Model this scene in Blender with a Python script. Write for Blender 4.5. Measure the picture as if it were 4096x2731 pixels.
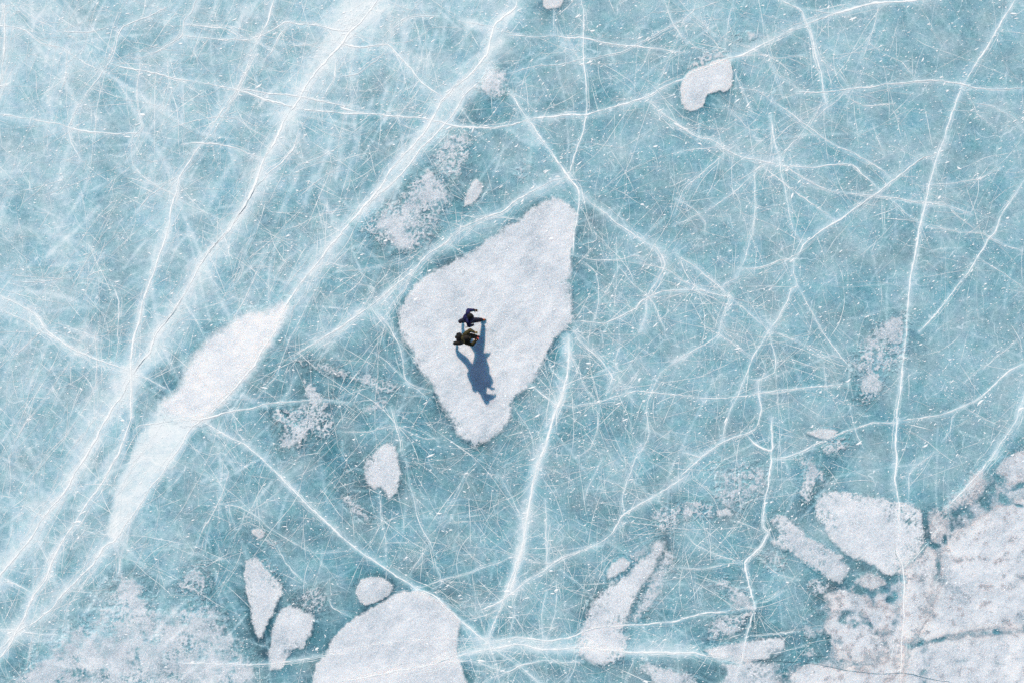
import bpy, bmesh, math, random
import numpy as np
from mathutils import Vector, Matrix

# ------------------------------------------------------------------ camera, sky, sun, exposure
scene = bpy.context.scene
for o in list(bpy.data.objects):
    bpy.data.objects.remove(o, do_unlink=True)
C = scene.collection
H = 28.5                       # drone height above the ice
GW = 42.7                      # metres of ice across the frame
K = GW / 4096.0                # metres per photograph pixel on the ice

cam_d = bpy.data.cameras.new('camera'); cam = bpy.data.objects.new('camera', cam_d); C.objects.link(cam)
cam.location = (0, 0, H); cam.rotation_euler = (0, 0, 0)
cam_d.sensor_fit = 'HORIZONTAL'; cam_d.sensor_width = 36.0
cam_d.lens = 36.0 * H / GW
cam_d.clip_start = 0.1; cam_d.clip_end = 10000
scene.camera = cam

SUN_EL = math.radians(31.0); SUN_AZ = math.radians(-15.5)
world = bpy.data.worlds.new('World'); scene.world = world; world.use_nodes = True
wn = world.node_tree; wn.nodes.clear()
sky = wn.nodes.new('ShaderNodeTexSky'); sky.sky_type = 'NISHITA'; sky.sun_disc = False
sky.sun_elevation = SUN_EL; sky.sun_rotation = SUN_AZ
sky.air_density = 1.0; sky.dust_density = 0.0; sky.ozone_density = 0.6; sky.altitude = 500
bg = wn.nodes.new('ShaderNodeBackground'); bg.inputs['Strength'].default_value = 0.068
wo = wn.nodes.new('ShaderNodeOutputWorld')
wn.links.new(sky.outputs[0], bg.inputs[0]); wn.links.new(bg.outputs[0], wo.inputs[0])

sd_ = bpy.data.lights.new('sun', 'SUN'); sun = bpy.data.objects.new('sun', sd_); C.objects.link(sun)
sd_.energy = 4.8; sd_.angle = math.radians(0.9); sd_.color = (1.0, 0.915, 0.81)
sdir = Vector((math.sin(SUN_AZ) * math.cos(SUN_EL), math.cos(SUN_AZ) * math.cos(SUN_EL), math.sin(SUN_EL)))
sun.location = sdir * 60
sun.rotation_euler = (-sdir).to_track_quat('-Z', 'Y').to_euler()

scene.view_settings.view_transform = 'Standard'; scene.view_settings.look = 'None'
scene.view_settings.gamma = 1.0; scene.view_settings.use_curve_mapping = False
scene.view_settings.exposure = 0.36
scene.render.engine = 'CYCLES'
scene.cycles.max_bounces = 6
scene.cycles.use_denoising = False

rng = np.random.default_rng(11); random.seed(11)

# ------------------------------------------------------------------ noise and coordinates
def _h(ix, iy, seed):
    with np.errstate(over='ignore'):
        h = ix.astype(np.uint32) * np.uint32(374761393) + iy.astype(np.uint32) * np.uint32(668265263) + np.uint32((seed * 2246822519) & 0xffffffff)
        h = (h ^ (h >> np.uint32(13))) * np.uint32(1274126177)
        h = h ^ (h >> np.uint32(16))
        h = h * np.uint32(2654435761); h = h ^ (h >> np.uint32(15))
    return h.astype(np.float32) / np.float32(4294967295.0)

def vnoise(x, y, seed=0):
    """gradient noise about -0.7 .. 0.7"""
    x = np.asarray(x, np.float32); y = np.asarray(y, np.float32)
    x0 = np.floor(x); y0 = np.floor(y); fx = x - x0; fy = y - y0
    ix = x0.astype(np.int64); iy = y0.astype(np.int64)
    u = fx * fx * fx * (fx * (fx * 6 - 15) + 10); v = fy * fy * fy * (fy * (fy * 6 - 15) + 10)
    def g(dx, dy):
        a = _h(ix + dx, iy + dy, seed) * np.float32(6.2831853)
        return np.cos(a) * (fx - dx) + np.sin(a) * (fy - dy)
    return (g(0, 0) * (1 - u) + g(1, 0) * u) * (1 - v) + (g(0, 1) * (1 - u) + g(1, 1) * u) * v

def fbm(x, y, seed=0, octs=4, gain=0.5):
    t = 0; a = 1.0; f = 1.0
    for i in range(octs):
        t = t + a * vnoise(np.asarray(x) * f + 17.3 * i, np.asarray(y) * f - 9.1 * i, seed + i * 31); a *= gain; f *= 2.03
    return t

def worley(x, y, seed=0):
    x = np.asarray(x, np.float32); y = np.asarray(y, np.float32)
    ix = np.floor(x).astype(np.int64); iy = np.floor(y).astype(np.int64)
    f1 = np.full(x.shape, 9, np.float32); f2 = f1.copy()
    for dx in (-1, 0, 1):
        for dy in (-1, 0, 1):
            px = ix + dx + 0.1 + 0.8 * _h(ix + dx, iy + dy, seed); py = iy + dy + 0.1 + 0.8 * _h(ix + dx, iy + dy, seed + 77)
            d = np.hypot(px - x, py - y).astype(np.float32)
            f2 = np.minimum(f2, np.maximum(f1, d)); f1 = np.minimum(f1, d)
    return f1, f2

def sstep(a, b, x):
    t = np.clip((x - a) / (b - a), 0, 1); return t * t * (3 - 2 * t)

TILE = {'1': (0, 0, 1.68), '2': (1350, 0, 1.68), '3': (2696, 0, 1.68), '4': (0, 900, 1.68), '5': (1350, 900, 1.68), '6': (2696, 900, 1.68),
        '7': (0, 1798, 1.68), '8': (1350, 1798, 1.68), '9': (2696, 1798, 1.68), 'O': (0, 0, 0.5742)}

def pts(s):
    """survey notes 'sheet:x,y x,y ...' to metres on the ice"""
    out = []; T = TILE['O']
    for tok in s.split():
        if ':' in tok:
            k, tok = tok.split(':'); T = TILE[k]
            if not tok: continue
        a, b = tok.split(',')
        out.append(((T[0] + float(a) / T[2] - 2048) * K, (1365.5 - T[1] - float(b) / T[2]) * K))
    return np.array(out)

def smooth(P, step=0.08, closed=False, bow=1.0):
    """Catmull-Rom through P, resampled"""
    P = np.asarray(P, float); n = len(P); out = []
    if n < 3 and not closed:
        m = max(2, int(np.hypot(*(P[1] - P[0])) / step)); t = np.linspace(0, 1, m)[:, None]; return P[0] * (1 - t) + P[1] * t
    segs = n if closed else n - 1
    for i in range(segs):
        if closed: p0, p1, p2, p3 = P[i - 1], P[i], P[(i + 1) % n], P[(i + 2) % n]
        else: p0, p1, p2, p3 = P[max(i - 1, 0)], P[i], P[i + 1], P[min(i + 2, n - 1)]
        m = max(1, int(np.hypot(*(p2 - p1)) / step)); t = (np.arange(m) / m)[:, None]
        cr = (0.5 * ((2 * p1) + (-p0 + p2) * t + (2 * p0 - 5 * p1 + 4 * p2 - p3) * t ** 2 + (-p0 + 3 * p1 - 3 * p2 + p3) * t ** 3)); out.append(cr * bow + (1 - bow) * (p1 * (1 - t) + p2 * t))
    if not closed: out.append(P[-1:])
    return np.concatenate(out)

def mesh_np(name, V, F, attrs=None, smooth_=True):
    V = np.asarray(V, np.float32); F = np.asarray(F, np.int32)
    me = bpy.data.meshes.new(name); nv, nf, k = len(V), len(F), F.shape[1]
    me.vertices.add(nv); me.vertices.foreach_set('co', V.ravel())
    me.loops.add(nf * k); me.loops.foreach_set('vertex_index', F.ravel())
    me.polygons.add(nf); me.polygons.foreach_set('loop_start', np.arange(0, nf * k, k, dtype=np.int32))
    me.polygons.foreach_set('loop_total', np.full(nf, k, np.int32))
    me.polygons.foreach_set('use_smooth', np.full(nf, smooth_, bool))
    for a, v in (attrs or {}).items():
        at = me.attributes.new(a, 'FLOAT', 'POINT'); at.data.foreach_set('value', np.asarray(v, np.float32).ravel())
    me.update(calc_edges=True); me.validate()
    return me

def link(name, me, mat=None, parent=None, label=None, cat=None, group=None, kind=None):
    o = bpy.data.objects.new(name, me); C.objects.link(o)
    if mat is not None and me is not None:
        me.materials.clear(); me.materials.append(mat)
    if parent is not None: o.parent = parent
    for k_, v in (('label', label), ('category', cat), ('group', group), ('kind', kind)):
        if v: o[k_] = v
    return o

# ------------------------------------------------------------------ materials
def new_mat(name):
    m = bpy.data.materials.new(name); m.use_nodes = True; nt = m.node_tree
    return m, nt, nt.nodes['Principled BSDF']
def N(nt, t, **kw):
    n = nt.nodes.new(t)
    for k_, v in kw.items():
        if k_ in n.inputs: n.inputs[k_].default_value = v
        else: setattr(n, k_, v)
    return n
def math_n(nt, op, a, b=None, clamp=False):
    n = nt.nodes.new('ShaderNodeMath'); n.operation = op; n.use_clamp = clamp
    for i, v in enumerate((a, b)):
        if v is None: continue
        if isinstance(v, (int, float)): n.inputs[i].default_value = v
        else: nt.links.new(v, n.inputs[i])
    return n.outputs[0]
def ramp(nt, fac, stops):
    r = nt.nodes.new('ShaderNodeValToRGB'); e = r.color_ramp.elements
    while len(e) < len(stops): e.new(0.5)
    for i, (p, c) in enumerate(stops): e[i].position = p; e[i].color = (*c, 1)
    nt.links.new(fac, r.inputs[0]); return r.outputs[0]
def attr(nt, name):
    a = nt.nodes.new('ShaderNodeAttribute'); a.attribute_name = name; return a.outputs['Fac']
def pos(nt):
    return nt.nodes.new('ShaderNodeNewGeometry').outputs['Position']
def noise(nt, scale, detail=3, rough=0.55):
    n = N(nt, 'ShaderNodeTexNoise', Scale=scale, Detail=detail, Roughness=rough); nt.links.new(pos(nt), n.inputs['Vector']); return n.outputs['Fac']
def lin(r, g, b, s=1.0):
    f = lambda c: (c / 255 / 12.92) if c / 255 <= 0.04045 else ((c / 255 + 0.055) / 1.055) ** 2.4
    return (f(r) * s, f(g) * s, f(b) * s)

def ice_colour(nt, w):
    """colour of the lake ice for a given share of white fracture haze"""
    n1 = math_n(nt, 'MULTIPLY', math_n(nt, 'SUBTRACT', noise(nt, 7, 5, 0.72), 0.5), 0.46)
    n2 = math_n(nt, 'MULTIPLY', math_n(nt, 'SUBTRACT', noise(nt, 30, 2, 0.75), 0.5), 1.05)
    s = math_n(nt, 'ADD', math_n(nt, 'ADD', w, n1), n2)
    wp = N(nt, 'ShaderNodeTexNoise', Scale=0.8, Detail=3); nt.links.new(pos(nt), wp.inputs['Vector'])
    vm = N(nt, 'ShaderNodeVectorMath', operation='MULTIPLY_ADD'); nt.links.new(wp.outputs['Color'], vm.inputs[0]); vm.inputs[1].default_value = (1.5, 1.5, 0); nt.links.new(pos(nt), vm.inputs[2])
    for sc, wd, am, lo in ((0.42, 0.010, 0.30, .44), (0.95, 0.016, 0.26, .47), (2.1, 0.030, 0.20, .50)):
        vo = N(nt, 'ShaderNodeTexVoronoi', feature='DISTANCE_TO_EDGE', voronoi_dimensions='2D', Scale=sc); nt.links.new(vm.outputs[0], vo.inputs['Vector'])
        mr = N(nt, 'ShaderNodeMapRange', interpolation_type='SMOOTHSTEP'); mr.inputs['From Min'].default_value = wd; mr.inputs['From Max'].default_value = 0.0; nt.links.new(vo.outputs['Distance'], mr.inputs['Value'])
        mk = N(nt, 'ShaderNodeMapRange'); mk.inputs['From Min'].default_value = lo; mk.inputs['From Max'].default_value = lo + .14; nt.links.new(noise(nt, 0.9 + sc, 2), mk.inputs['Value'])
        s = math_n(nt, 'ADD', s, math_n(nt, 'MULTIPLY', math_n(nt, 'MULTIPLY', mr.outputs[0], mk.outputs[0]), am))
    s = math_n(nt, 'ADD', s, 0.0, True)
    S = 0.90
    col = ramp(nt, s, [(0.0, lin(20, 86, 110, S)), (0.22, lin(74, 142, 165, S)), (0.45, lin(127, 184, 204, S)), (0.70, lin(186, 221, 237, S)), (1.0, lin(242, 251, 255, S))])
    hs = N(nt, 'ShaderNodeHueSaturation', Value=1.0)
    nt.links.new(col, hs.inputs['Color'])
    nt.links.new(math_n(nt, 'ADD', math_n(nt, 'MULTIPLY', noise(nt, 0.7, 3), 0.7), 0.43), hs.inputs['Saturation'])
    nt.links.new(math_n(nt, 'ADD', math_n(nt, 'MULTIPLY', noise(nt, 1.9, 2), 0.05), 0.469), hs.inputs['Hue'])
    return hs.outputs[0]

def ice_material():
    m, nt, b = new_mat('lake_ice')
    nt.links.new(ice_colour(nt, attr(nt, 'white')), b.inputs['Base Color'])
    b.inputs['Roughness'].default_value = 0.3; b.inputs['IOR'].default_value = 1.31
    bm = N(nt, 'ShaderNodeBump', Strength=0.2, Distance=0.008); nt.links.new(noise(nt, 18, 4), bm.inputs['Height']); nt.links.new(bm.outputs[0], b.inputs['Normal'])
    return m

def floe_material():
    m, nt, b = new_mat('floe_snow_ice')
    f = attr(nt, 'thick'); w = attr(nt, 'tone'); iw = attr(nt, 'white')
    g1 = math_n(nt, 'MULTIPLY', math_n(nt, 'SUBTRACT', noise(nt, 21, 3, 0.8), 0.5), 1.8)
    g2 = math_n(nt, 'MULTIPLY', math_n(nt, 'SUBTRACT', noise(nt, 2.2, 4, 0.65), 0.5), 0.42)
    s = math_n(nt, 'ADD', w, math_n(nt, 'MULTIPLY', math_n(nt, 'ADD', g1, g2), 0.75), True)
    S = 0.90
    col = ramp(nt, s, [(0.0, lin(96, 138, 160, S)), (0.3, lin(166, 185, 199, S)), (0.55, lin(209, 219, 229, S)), (0.8, lin(235, 242, 249, S)), (1.0, lin(251, 253, 254, S))])
    mx = N(nt, 'ShaderNodeMix', data_type='RGBA')
    fr = math_n(nt, 'ADD', f, math_n(nt, 'MULTIPLY', math_n(nt, 'SUBTRACT', noise(nt, 20, 3, 0.7), 0.5), 0.5))
    mr = N(nt, 'ShaderNodeMapRange', interpolation_type='SMOOTHSTEP'); mr.inputs['From Min'].default_value = 0.12; mr.inputs['From Max'].default_value = 0.88
    nt.links.new(fr, mr.inputs['Value']); nt.links.new(mr.outputs[0], mx.inputs[0])
    nt.links.new(ice_colour(nt, iw), mx.inputs[6]); nt.links.new(col, mx.inputs[7])
    nt.links.new(mx.outputs[2], b.inputs['Base Color'])
    b.inputs['Roughness'].default_value = 0.5; b.inputs['IOR'].default_value = 1.31
    b.subsurface_method = 'BURLEY'
    nt.links.new(math_n(nt, 'MULTIPLY', math_n(nt, 'MULTIPLY', f, f), 0.75, True), b.inputs['Subsurface Weight'])
    b.inputs['Subsurface Radius'].default_value = (0.22, 0.68, 1.0); b.inputs['Subsurface Scale'].default_value = 0.5
    bm = N(nt, 'ShaderNodeBump', Strength=0.35, Distance=0.010); nt.links.new(noise(nt, 24, 3, 0.7), bm.inputs['Height']); nt.links.new(bm.outputs[0], b.inputs['Normal'])
    return m

def plain(name, col, rough=0.6, var=0.15, scale=30, spec=None):
    m, nt, b = new_mat(name)
    n = noise(nt, scale, 3)
    c = ramp(nt, n, [(0.3, tuple(v * (1 - var) for v in col)), (0.7, tuple(min(1, v * (1 + var)) for v in col))])
    nt.links.new(c, b.inputs['Base Color']); b.inputs['Roughness'].default_value = rough
    if spec is not None: b.inputs['Specular IOR Level'].default_value = spec
    return m

M_ICE = ice_material(); M_FLOE = floe_material()
M_CRACK = plain('crack_white_ice', (0.86, 0.92, 0.96), 0.6, 0.12, 14)
M_HAIR = plain('hairline_ice', (0.85, 0.93, 0.98), 0.6, 0.12, 3)
M_DARK = plain('open_crack_water_ice', (0.10, 0.21, 0.27), 0.3, 0.3, 4)
M_SNOW = plain('dry_snow', (0.88, 0.93, 0.97), 0.8, 0.06, 20)

# ------------------------------------------------------------------ survey of the cracks
# (line, width of the white seam in mm, width of the fracture haze in m, strength of the haze)
CRACKS = [
 # the big diagonal seams on the left
 ("O:880,-15 830,50 1:2352,215 2300,290 2200,400 2080,540 2000,680 1930,780", 30, .46, 1.15),
 ("1:1930,780 1860,920 1780,1060 1740,1170 1700,1270 1630,1400 1550,1530 4:1500,70 1420,160 1360,250 1280,390 1230,480 1150,610 1060,720 1015,800 1010,850 960,910 890,1000", 34, .34, 1.1),
 ("4:890,1000 830,1130 760,1210 710,1310 640,1430 570,1550 7:520,120 460,240 380,350 300,440 230,560 120,700 0,850 -60,930", 32, .42, 1.1),
 ("2:1215,-20 1190,60 1060,160 1035,240 1000,370 920,470 800,580 700,680 640,800 560,920 450,1040 350,1160 290,1260 220,1340 150,1420 60,1530 4:2230,130 2150,230 2080,320 2000,420 1940,510 1890,600", 26, .30, .95),
 ("2:1030,440 960,540 840,660 780,760 700,860 560,1000 430,1180 280,1300 180,1410", 18, .24, .7),
 ("4:1890,600 1850,720 1790,800 1720,920 1620,1050 1540,1140 1420,1260 1350,1310 1270,1380 1210,1480 7:1190,0 1130,90 1070,190 1000,260 930,390 860,480 770,610 700,650 650,720", 20, .13, .75),
 ("7:770,610 700,650 650,720 600,790 520,870 430,960 330,1080 230,1160 130,1210 60,1280 0,1340", 20, .26, .8),
 ("7:630,800 540,930 460,1040 430,1140 420,1240", 10, .14, .4),
 ("1:1845,-20 1800,130 1760,220 1690,370 1640,490 1590,600 1520,700 1440,830 1400,920 1310,1030 1230,1150 1200,1210 1190,1290 1150,1400 1120,1567", 20, .17, .6),
 ("1:1700,370 1600,610 1545,700 1470,830 1420,920", 12, .1, .3),
 ("4:1130,20 1090,150 1040,300 1000,400 960,520 930,650 890,800 880,980 880,1130 880,1300 850,1400 800,1500 7:800,10 730,150 650,270 560,400 480,520 400,650 340,780 300,880 220,990 170,1100 110,1220 80,1290 0,1390 -40,1430", 26, .17, .75),
 ("7:420,600 350,740 330,820 240,960 190,1060 130,1200", 14, .16, .45),
 ("4:960,520 920,760 890,960", 9, .08, .3),
 # long arc over the top
 ("1:1990,735 2352,765 2:140,765 390,780 640,805 760,840 900,855 1000,862 1130,850 1280,808", 20, .09, .5),
 ("2:1280,808 1400,790 1560,770 1680,765 1800,735 1900,710 2060,660 2180,590 2352,525 3:100,500 230,450 370,395", 26, .13, .6),
 ("3:370,395 500,350 600,300 700,250 790,205 890,165 1000,130 1090,90 1200,60 1300,35 1450,15 1600,5 1800,-20", 26, .16, .6),
 ("1:2352,720 2:20,720 70,735 140,765", 22, .08, .4), ("2:390,780 430,830 480,860 540,885", 16, .06, .3),
 ("1:-20,760 200,800 350,830 450,850 600,890 800,900 950,905", 14, .12, .5),
 ("1:740,430 950,475 1200,530 1400,570 1600,610 1700,640 1850,690 1990,730", 15, .10, .45),
 ("1:1600,610 1750,620 2000,650 2200,690 2352,720", 15, .09, .45),
 ("1:1330,-20 1290,80 1230,140 1220,240 1160,290 1050,350 980,365", 12, .12, .4),
 ("1:1150,40 1000,110 820,180 780,320 740,430 690,490 600,620 520,720 460,850 480,960 540,1080", 12, .14, .4),
 ("1:1220,240 1400,262 1640,270 1760,240 1900,160 1940,150 2200,190 2352,215", 14, .10, .45),
 ("1:1940,150 1870,250 1830,340 1760,420", 12, .12, .4), ("1:1230,170 1400,180 1520,200 1640,265", 12, .08, .35),
 ("1:1240,970 1450,965 1580,1000 1750,1060", 13, .08, .4), ("1:1100,860 1300,820 1450,785 1600,800 1700,880 1800,930", 10, .07, .3),
 ("1:-10,160 180,210 280,290 430,330 560,430 690,485", 12, .12, .4), ("1:40,-20 30,100 35,250 0,640", 14, .3, .6),
 ("1:0,40 120,45 200,110 280,150 360,190 380,220", 10, .09, .35), ("1:380,215 600,220 760,170", 9, .1, .3),
 ("1:930,360 940,480 910,650 950,850 890,930 890,1100 960,1190 1080,1260 1300,1390 1480,1480", 11, .13, .4),
 ("1:1230,1160 1080,1260 1000,1320 920,1420", 9, .1, .3), ("1:450,330 440,520 380,680", 9, .12, .35),
 ("1:1210,540 1150,640 1090,780", 9, .1, .3), ("1:1130,360 1130,530 1150,620", 8, .08, .25),
 ("1:2010,900 1970,1000 1900,1090 1820,1150 1740,1240", 13, .08, .4), ("1:2250,380 2250,520 2200,620 2160,690", 14, .09, .45),
 ("1:2352,930 2250,1000 2150,1060 2000,1120 1880,1260", 9, .16, .35), ("1:2352,1390 2200,1430 2050,1490 1900,1560", 9, .1, .3),
 ("1:2352,1140 2200,1170 2110,1240 2000,1330", 8, .1, .3),
 ("4:-10,470 130,530 240,600 330,720 420,790 520,850 650,900 750,940 890,990", 14, .22, .5), ("4:-10,560 100,610 300,720 450,810 560,880", 10, .14, .35),
 ("4:640,700 650,900 645,1130", 11, .1, .4), ("4:740,380 790,500 800,760 770,920", 9, .1, .35), ("4:380,650 500,700 640,760", 9, .09, .3),
 ("4:1230,500 1300,610 1390,780", 11, .06, .35), ("4:910,1000 1050,1060 1160,1120", 11, .05, .35), ("4:520,270 600,235 680,225", 9, .08, .3),
 ("4:60,380 200,385 400,365 480,340", 9, .08, .3), ("4:560,370 640,320 760,300", 9, .1, .3), ("4:1650,190 1620,350 1560,430", 8, .08, .3),
 ("4:1850,80 1750,260 1660,470 1560,640 1460,830 1360,930", 9, .06, .3), ("4:2352,290 2200,250 2100,310", 10, .06, .35), ("4:1980,190 1850,340 1800,520", 8, .06, .3),
 ("4:2130,400 2040,600 1930,800 1860,1000 1700,1190", 8, .06, .3), ("4:2352,660 2200,740 2050,830 1950,900", 11, .09, .4),
 ("4:80,900 280,730", 8, .08, .25), ("4:480,900 330,1130 210,1290 80,1480", 8, .1, .3), ("4:640,1080 560,1250 400,1460 300,1560", 8, .1, .3), ("4:300,1020 200,1180 100,1370", 7, .09, .25),
 ("4:900,1370 950,1340 1150,1312 1350,1300 1500,1260 1700,1220 1850,1190 2100,1170 2352,1190", 14, .07, .5),
 ("4:1350,1310 1500,1400 1650,1480 7:1700,10 1800,100 1950,250 2100,400 2250,540 8:0,560 100,640 250,750 400,850 530,930", 22, .13, .65),
 ("8:530,930 650,980 800,1120 900,1210 1000,1290", 22, .18, .7),
 ("4:1560,1260 1600,1370 1650,1480", 8, .05, .3), ("7:1480,60 1540,150 1500,280 1450,400 1370,530 1310,660", 10, .07, .35), ("7:1470,360 1600,380 1720,440 1790,510 1930,600 2100,690 2352,680", 9, .06, .35),
 ("7:1640,380 1620,520 1560,600", 8, .05, .25), ("7:180,370 240,430 330,470", 12, .08, .4), ("7:0,890 60,880 110,900 200,960", 14, .1, .5), ("7:1860,640 1950,800 2050,900", 8, .05, .3),
 ("7:0,1200 120,1215 260,1230 420,1250", 14, .12, .5), ("7:220,1230 200,1380 170,1480", 9, .07, .3), ("7:540,640 470,670 580,520 520,470", 9, .07, .3),
 ("7:340,820 400,860 440,930", 9, .07, .3), ("7:870,390 870,560 820,700 790,860", 9, .08, .35), ("7:760,620 800,700 800,890", 9, .07, .35), ("7:1190,560 1260,620 1300,690 1260,740", 8, .06, .3),
 ("7:1200,1432 1450,1435 1700,1442 1850,1430 2000,1410 2200,1380 2352,1350", 14, .08, .5), ("7:1050,1560 1250,1490 1300,1440", 8, .1, .3), ("7:2190,960 2240,1060 2352,1120", 9, .06, .35),
 ("7:540,1400 600,1480 640,1567", 8, .1, .3), ("7:1290,1480 1380,1567", 8, .09, .3),
 # around the people's floe
 ("2:1280,808 1330,870 1390,960 1450,1040 1500,1110 1550,1190 1600,1250 1620,1290 1618,1400 1600,1500 5:1592,60 1580,200", 26, .09, .55),
 ("2:1620,1290 1700,1360 1800,1440 1950,1555 5:2050,100 2150,160 2210,270 2150,370 2090,470 2080,580 2030,720", 14, .16, .5),
 ("2:1280,808 1240,740 1190,670 1150,620", 13, .09, .45), ("2:1150,620 1250,670 1340,750", 8, .06, .3),
 ("2:1640,-20 1650,100 1650,300 1650,430 1665,560 1680,700 1680,765 1650,910 1610,1000 1580,1100 1550,1190", 13, .07, .42),
 ("2:1130,235 1300,250 1450,245 1550,262 1650,260 1780,280 1900,305 2000,315 2150,335 2352,355", 13, .06, .4), ("2:2352,110 2200,200 2000,310 1900,350 1780,380 1650,405 1500,430 1330,450 1150,490", 11, .09, .4),
 ("2:1550,262 1480,330 1330,420", 8, .06, .3), ("2:1550,262 1600,360 1660,460", 8, .05, .3), ("2:2190,0 2240,130 2300,240 2352,290", 9, .07, .35), ("2:2290,240 2260,330 2200,470 2130,590", 9, .07, .35),
 ("2:1450,60 1455,230", 8, .05, .3), ("2:2110,300 2060,430 1980,520", 7, .06, .25), ("2:350,290 370,210 420,160 500,115 680,110", 12, .06, .5), ("2:0,290 150,320 340,300 400,355 460,430 540,530 620,600 700,660", 14, .08, .5),
 ("2:0,520 130,500 260,410 340,310", 8, .06, .35), ("2:880,150 960,170 1060,185", 12, .14, .6), ("2:380,640 480,600 540,560", 8, .05, .3), ("2:820,720 880,810 920,850", 10, .05, .4),
 ("2:1550,1190 1400,1235 1250,1320 1100,1420 1000,1460 850,1530 5:720,120 600,210 500,310 400,400 300,480 200,560 100,630 0,700 -150,790", 15, .26, .62),
 ("5:720,120 850,190 900,210", 10, .08, .4), ("2:1000,1460 1100,1470 1220,1475", 10, .06, .4), ("2:1000,1460 950,1400 900,1380", 8, .05, .3),
 ("2:2070,665 2200,780 2352,880 3:0,830 150,920 250,940 350,1010 450,1050 600,1090 720,1110", 13, .11, .45),
 ("5:500,310 430,450 350,560 330,620", 9, .2, .5), ("5:0,320 250,290 460,240 600,150", 9, .12, .4), ("5:80,390 250,430 120,620 0,680", 8, .08, .3),
 ("5:240,560 330,650 400,780 440,900 450,1000 470,1060", 10, .12, .42), ("5:260,860 420,1010 540,1090 640,1110", 9, .07, .35), ("5:0,1170 120,1120 260,1080", 8, .06, .3), ("5:450,1060 540,1110 640,1180", 9, .06, .4),
 ("5:350,1210 380,1330 430,1450 430,1560", 10, .1, .4), ("5:0,1380 200,1390 400,1350 600,1440 700,1420", 8, .06, .3), ("5:430,1350 560,1380 680,1460", 7, .05, .3),
 ("5:1555,740 1548,880 1540,1000 1520,1120 1490,1200 1450,1290 1420,1400 1380,1520 8:1350,100 1320,200 1290,350 1270,500 1240,650 1200,820 1160,950", 34, .17, 1.05),
 ("8:1390,10 1360,110 1330,220", 10, .1, .4), ("8:1240,650 1190,800 1130,960 1090,1080 1060,1150 1010,1260", 18, .12, .6),
 ("5:1290,1070 1380,1140 1470,1200", 18, .06, .5), ("5:1490,1212 1600,1215 1750,1190 1900,1140 2000,1110 2150,1125 6:0,1140 200,1165 400,1155 600,1130 800,1100 1000,1075 1180,1065", 11, .07, .42),
 ("6:500,1125 700,1120 900,1090 1100,1078", 8, .05, .3),
 ("5:1580,650 1680,655 1780,660 1900,620 2000,560 2050,500 2200,440 2352,435", 15, .07, .45), ("5:1590,690 1620,770 1680,830 1750,880 1850,1020 1820,1120", 13, .1, .42),
 ("5:1600,200 1700,230 1850,240 2000,200 2150,250", 11, .06, .4), ("5:1870,270 1990,400 2120,520 2200,700", 9, .06, .35), ("5:1640,240 1740,320 1750,520 1730,680", 9, .07, .35), ("5:1750,520 1820,430 1900,270", 8, .05, .3),
 ("5:2352,880 2220,950 2150,1030 2080,1200 2090,1400 2030,1560", 11, .09, .4), ("5:1400,870 1440,970 1540,1080", 10, .06, .4), ("5:1340,1010 1420,1100 1480,1200", 9, .05, .35),
 ("5:1180,1210 1250,1310 1310,1420 1320,1540", 9, .07, .35), ("5:1560,860 1620,960 1660,1080 1740,1190", 9, .07, .35), ("5:1900,780 1870,900 1880,1000 1980,1170 2080,1260", 9, .07, .35),
 ("5:2000,250 2200,300 2352,380", 9, .07, .35), ("5:1560,1080 1610,980 1560,880", 9, .06, .35), ("5:1700,0 1740,100 1620,140", 7, .05, .3), ("5:1490,1210 1420,1330 1330,1400", 8, .05, .3),
 ("5:1760,1200 1750,1350 1700,1500 1600,1567", 8, .06, .3),
 ("8:2352,170 2240,240 2100,330 1930,430 1880,500 1830,570 1700,660 1500,730 1400,800 1250,900 1100,1020 950,1080", 15, .12, .5),
 ("9:250,0 120,110 50,175 0,220", 16, .08, .5), ("8:1930,430 1915,330 1950,210 2000,60 2040,-40", 10, .07, .4), ("8:1780,60 1700,220 1660,330", 11, .07, .4),
 ("8:1400,330 1400,500 1400,640 1410,790", 11, .08, .4), ("8:1200,940 1190,1100 1160,1250", 9, .05, .4), ("8:530,930 700,880 900,820 1100,750 1200,700", 11, .08, .45), ("8:1380,1340 1380,1100 1400,940", 9, .05, .35),
 ("8:450,60 480,200 530,420 560,520 620,620 640,700", 9, .07, .35), ("8:280,270 290,400 320,600 330,740", 9, .08, .38), ("8:980,30 870,150 800,280 720,420 690,500", 9, .08, .35), ("8:1080,170 1170,320 1240,470", 9, .07, .35),
 ("8:620,630 520,780 470,860", 9, .06, .35), ("8:660,760 700,900 640,940", 9, .07, .4), ("8:1240,750 1420,760 1600,690", 9, .06, .35), ("8:1500,800 1620,900 1720,1000", 9, .06, .35), ("8:1860,640 1950,700", 8, .06, .3),
 ("8:1480,850 1470,1100 1400,1280", 8, .05, .3), ("8:800,1060 950,1040 1100,1020", 9, .05, .35), ("8:850,1150 1000,1110 1100,1060", 8, .05, .3),
 # bottom
 ("8:-100,1570 200,1520 400,1480 650,1440 760,1395 1000,1340 1200,1310 1400,1340 1600,1330 1800,1340 2000,1360 2352,1360 9:150,1362 250,1390 430,1430", 22, .24, .8),
 ("8:1000,1290 1200,1255 1400,1280 1550,1265 1640,1220 1750,1190 1900,1175 2200,1160 2352,1130 9:130,1120 250,1090 430,1075 540,1055", 18, .07, .5),
 ("8:760,1420 950,1430 1050,1470 1150,1490 1250,1440 1400,1420 1650,1425", 12, .07, .45), ("8:0,1340 250,1310 500,1280 750,1265 1000,1270", 12, .14, .35), ("8:1210,1440 1300,1520 1380,1580", 14, .1, .5), ("8:1000,1300 1150,1400 1220,1450", 9, .06, .4),
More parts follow.
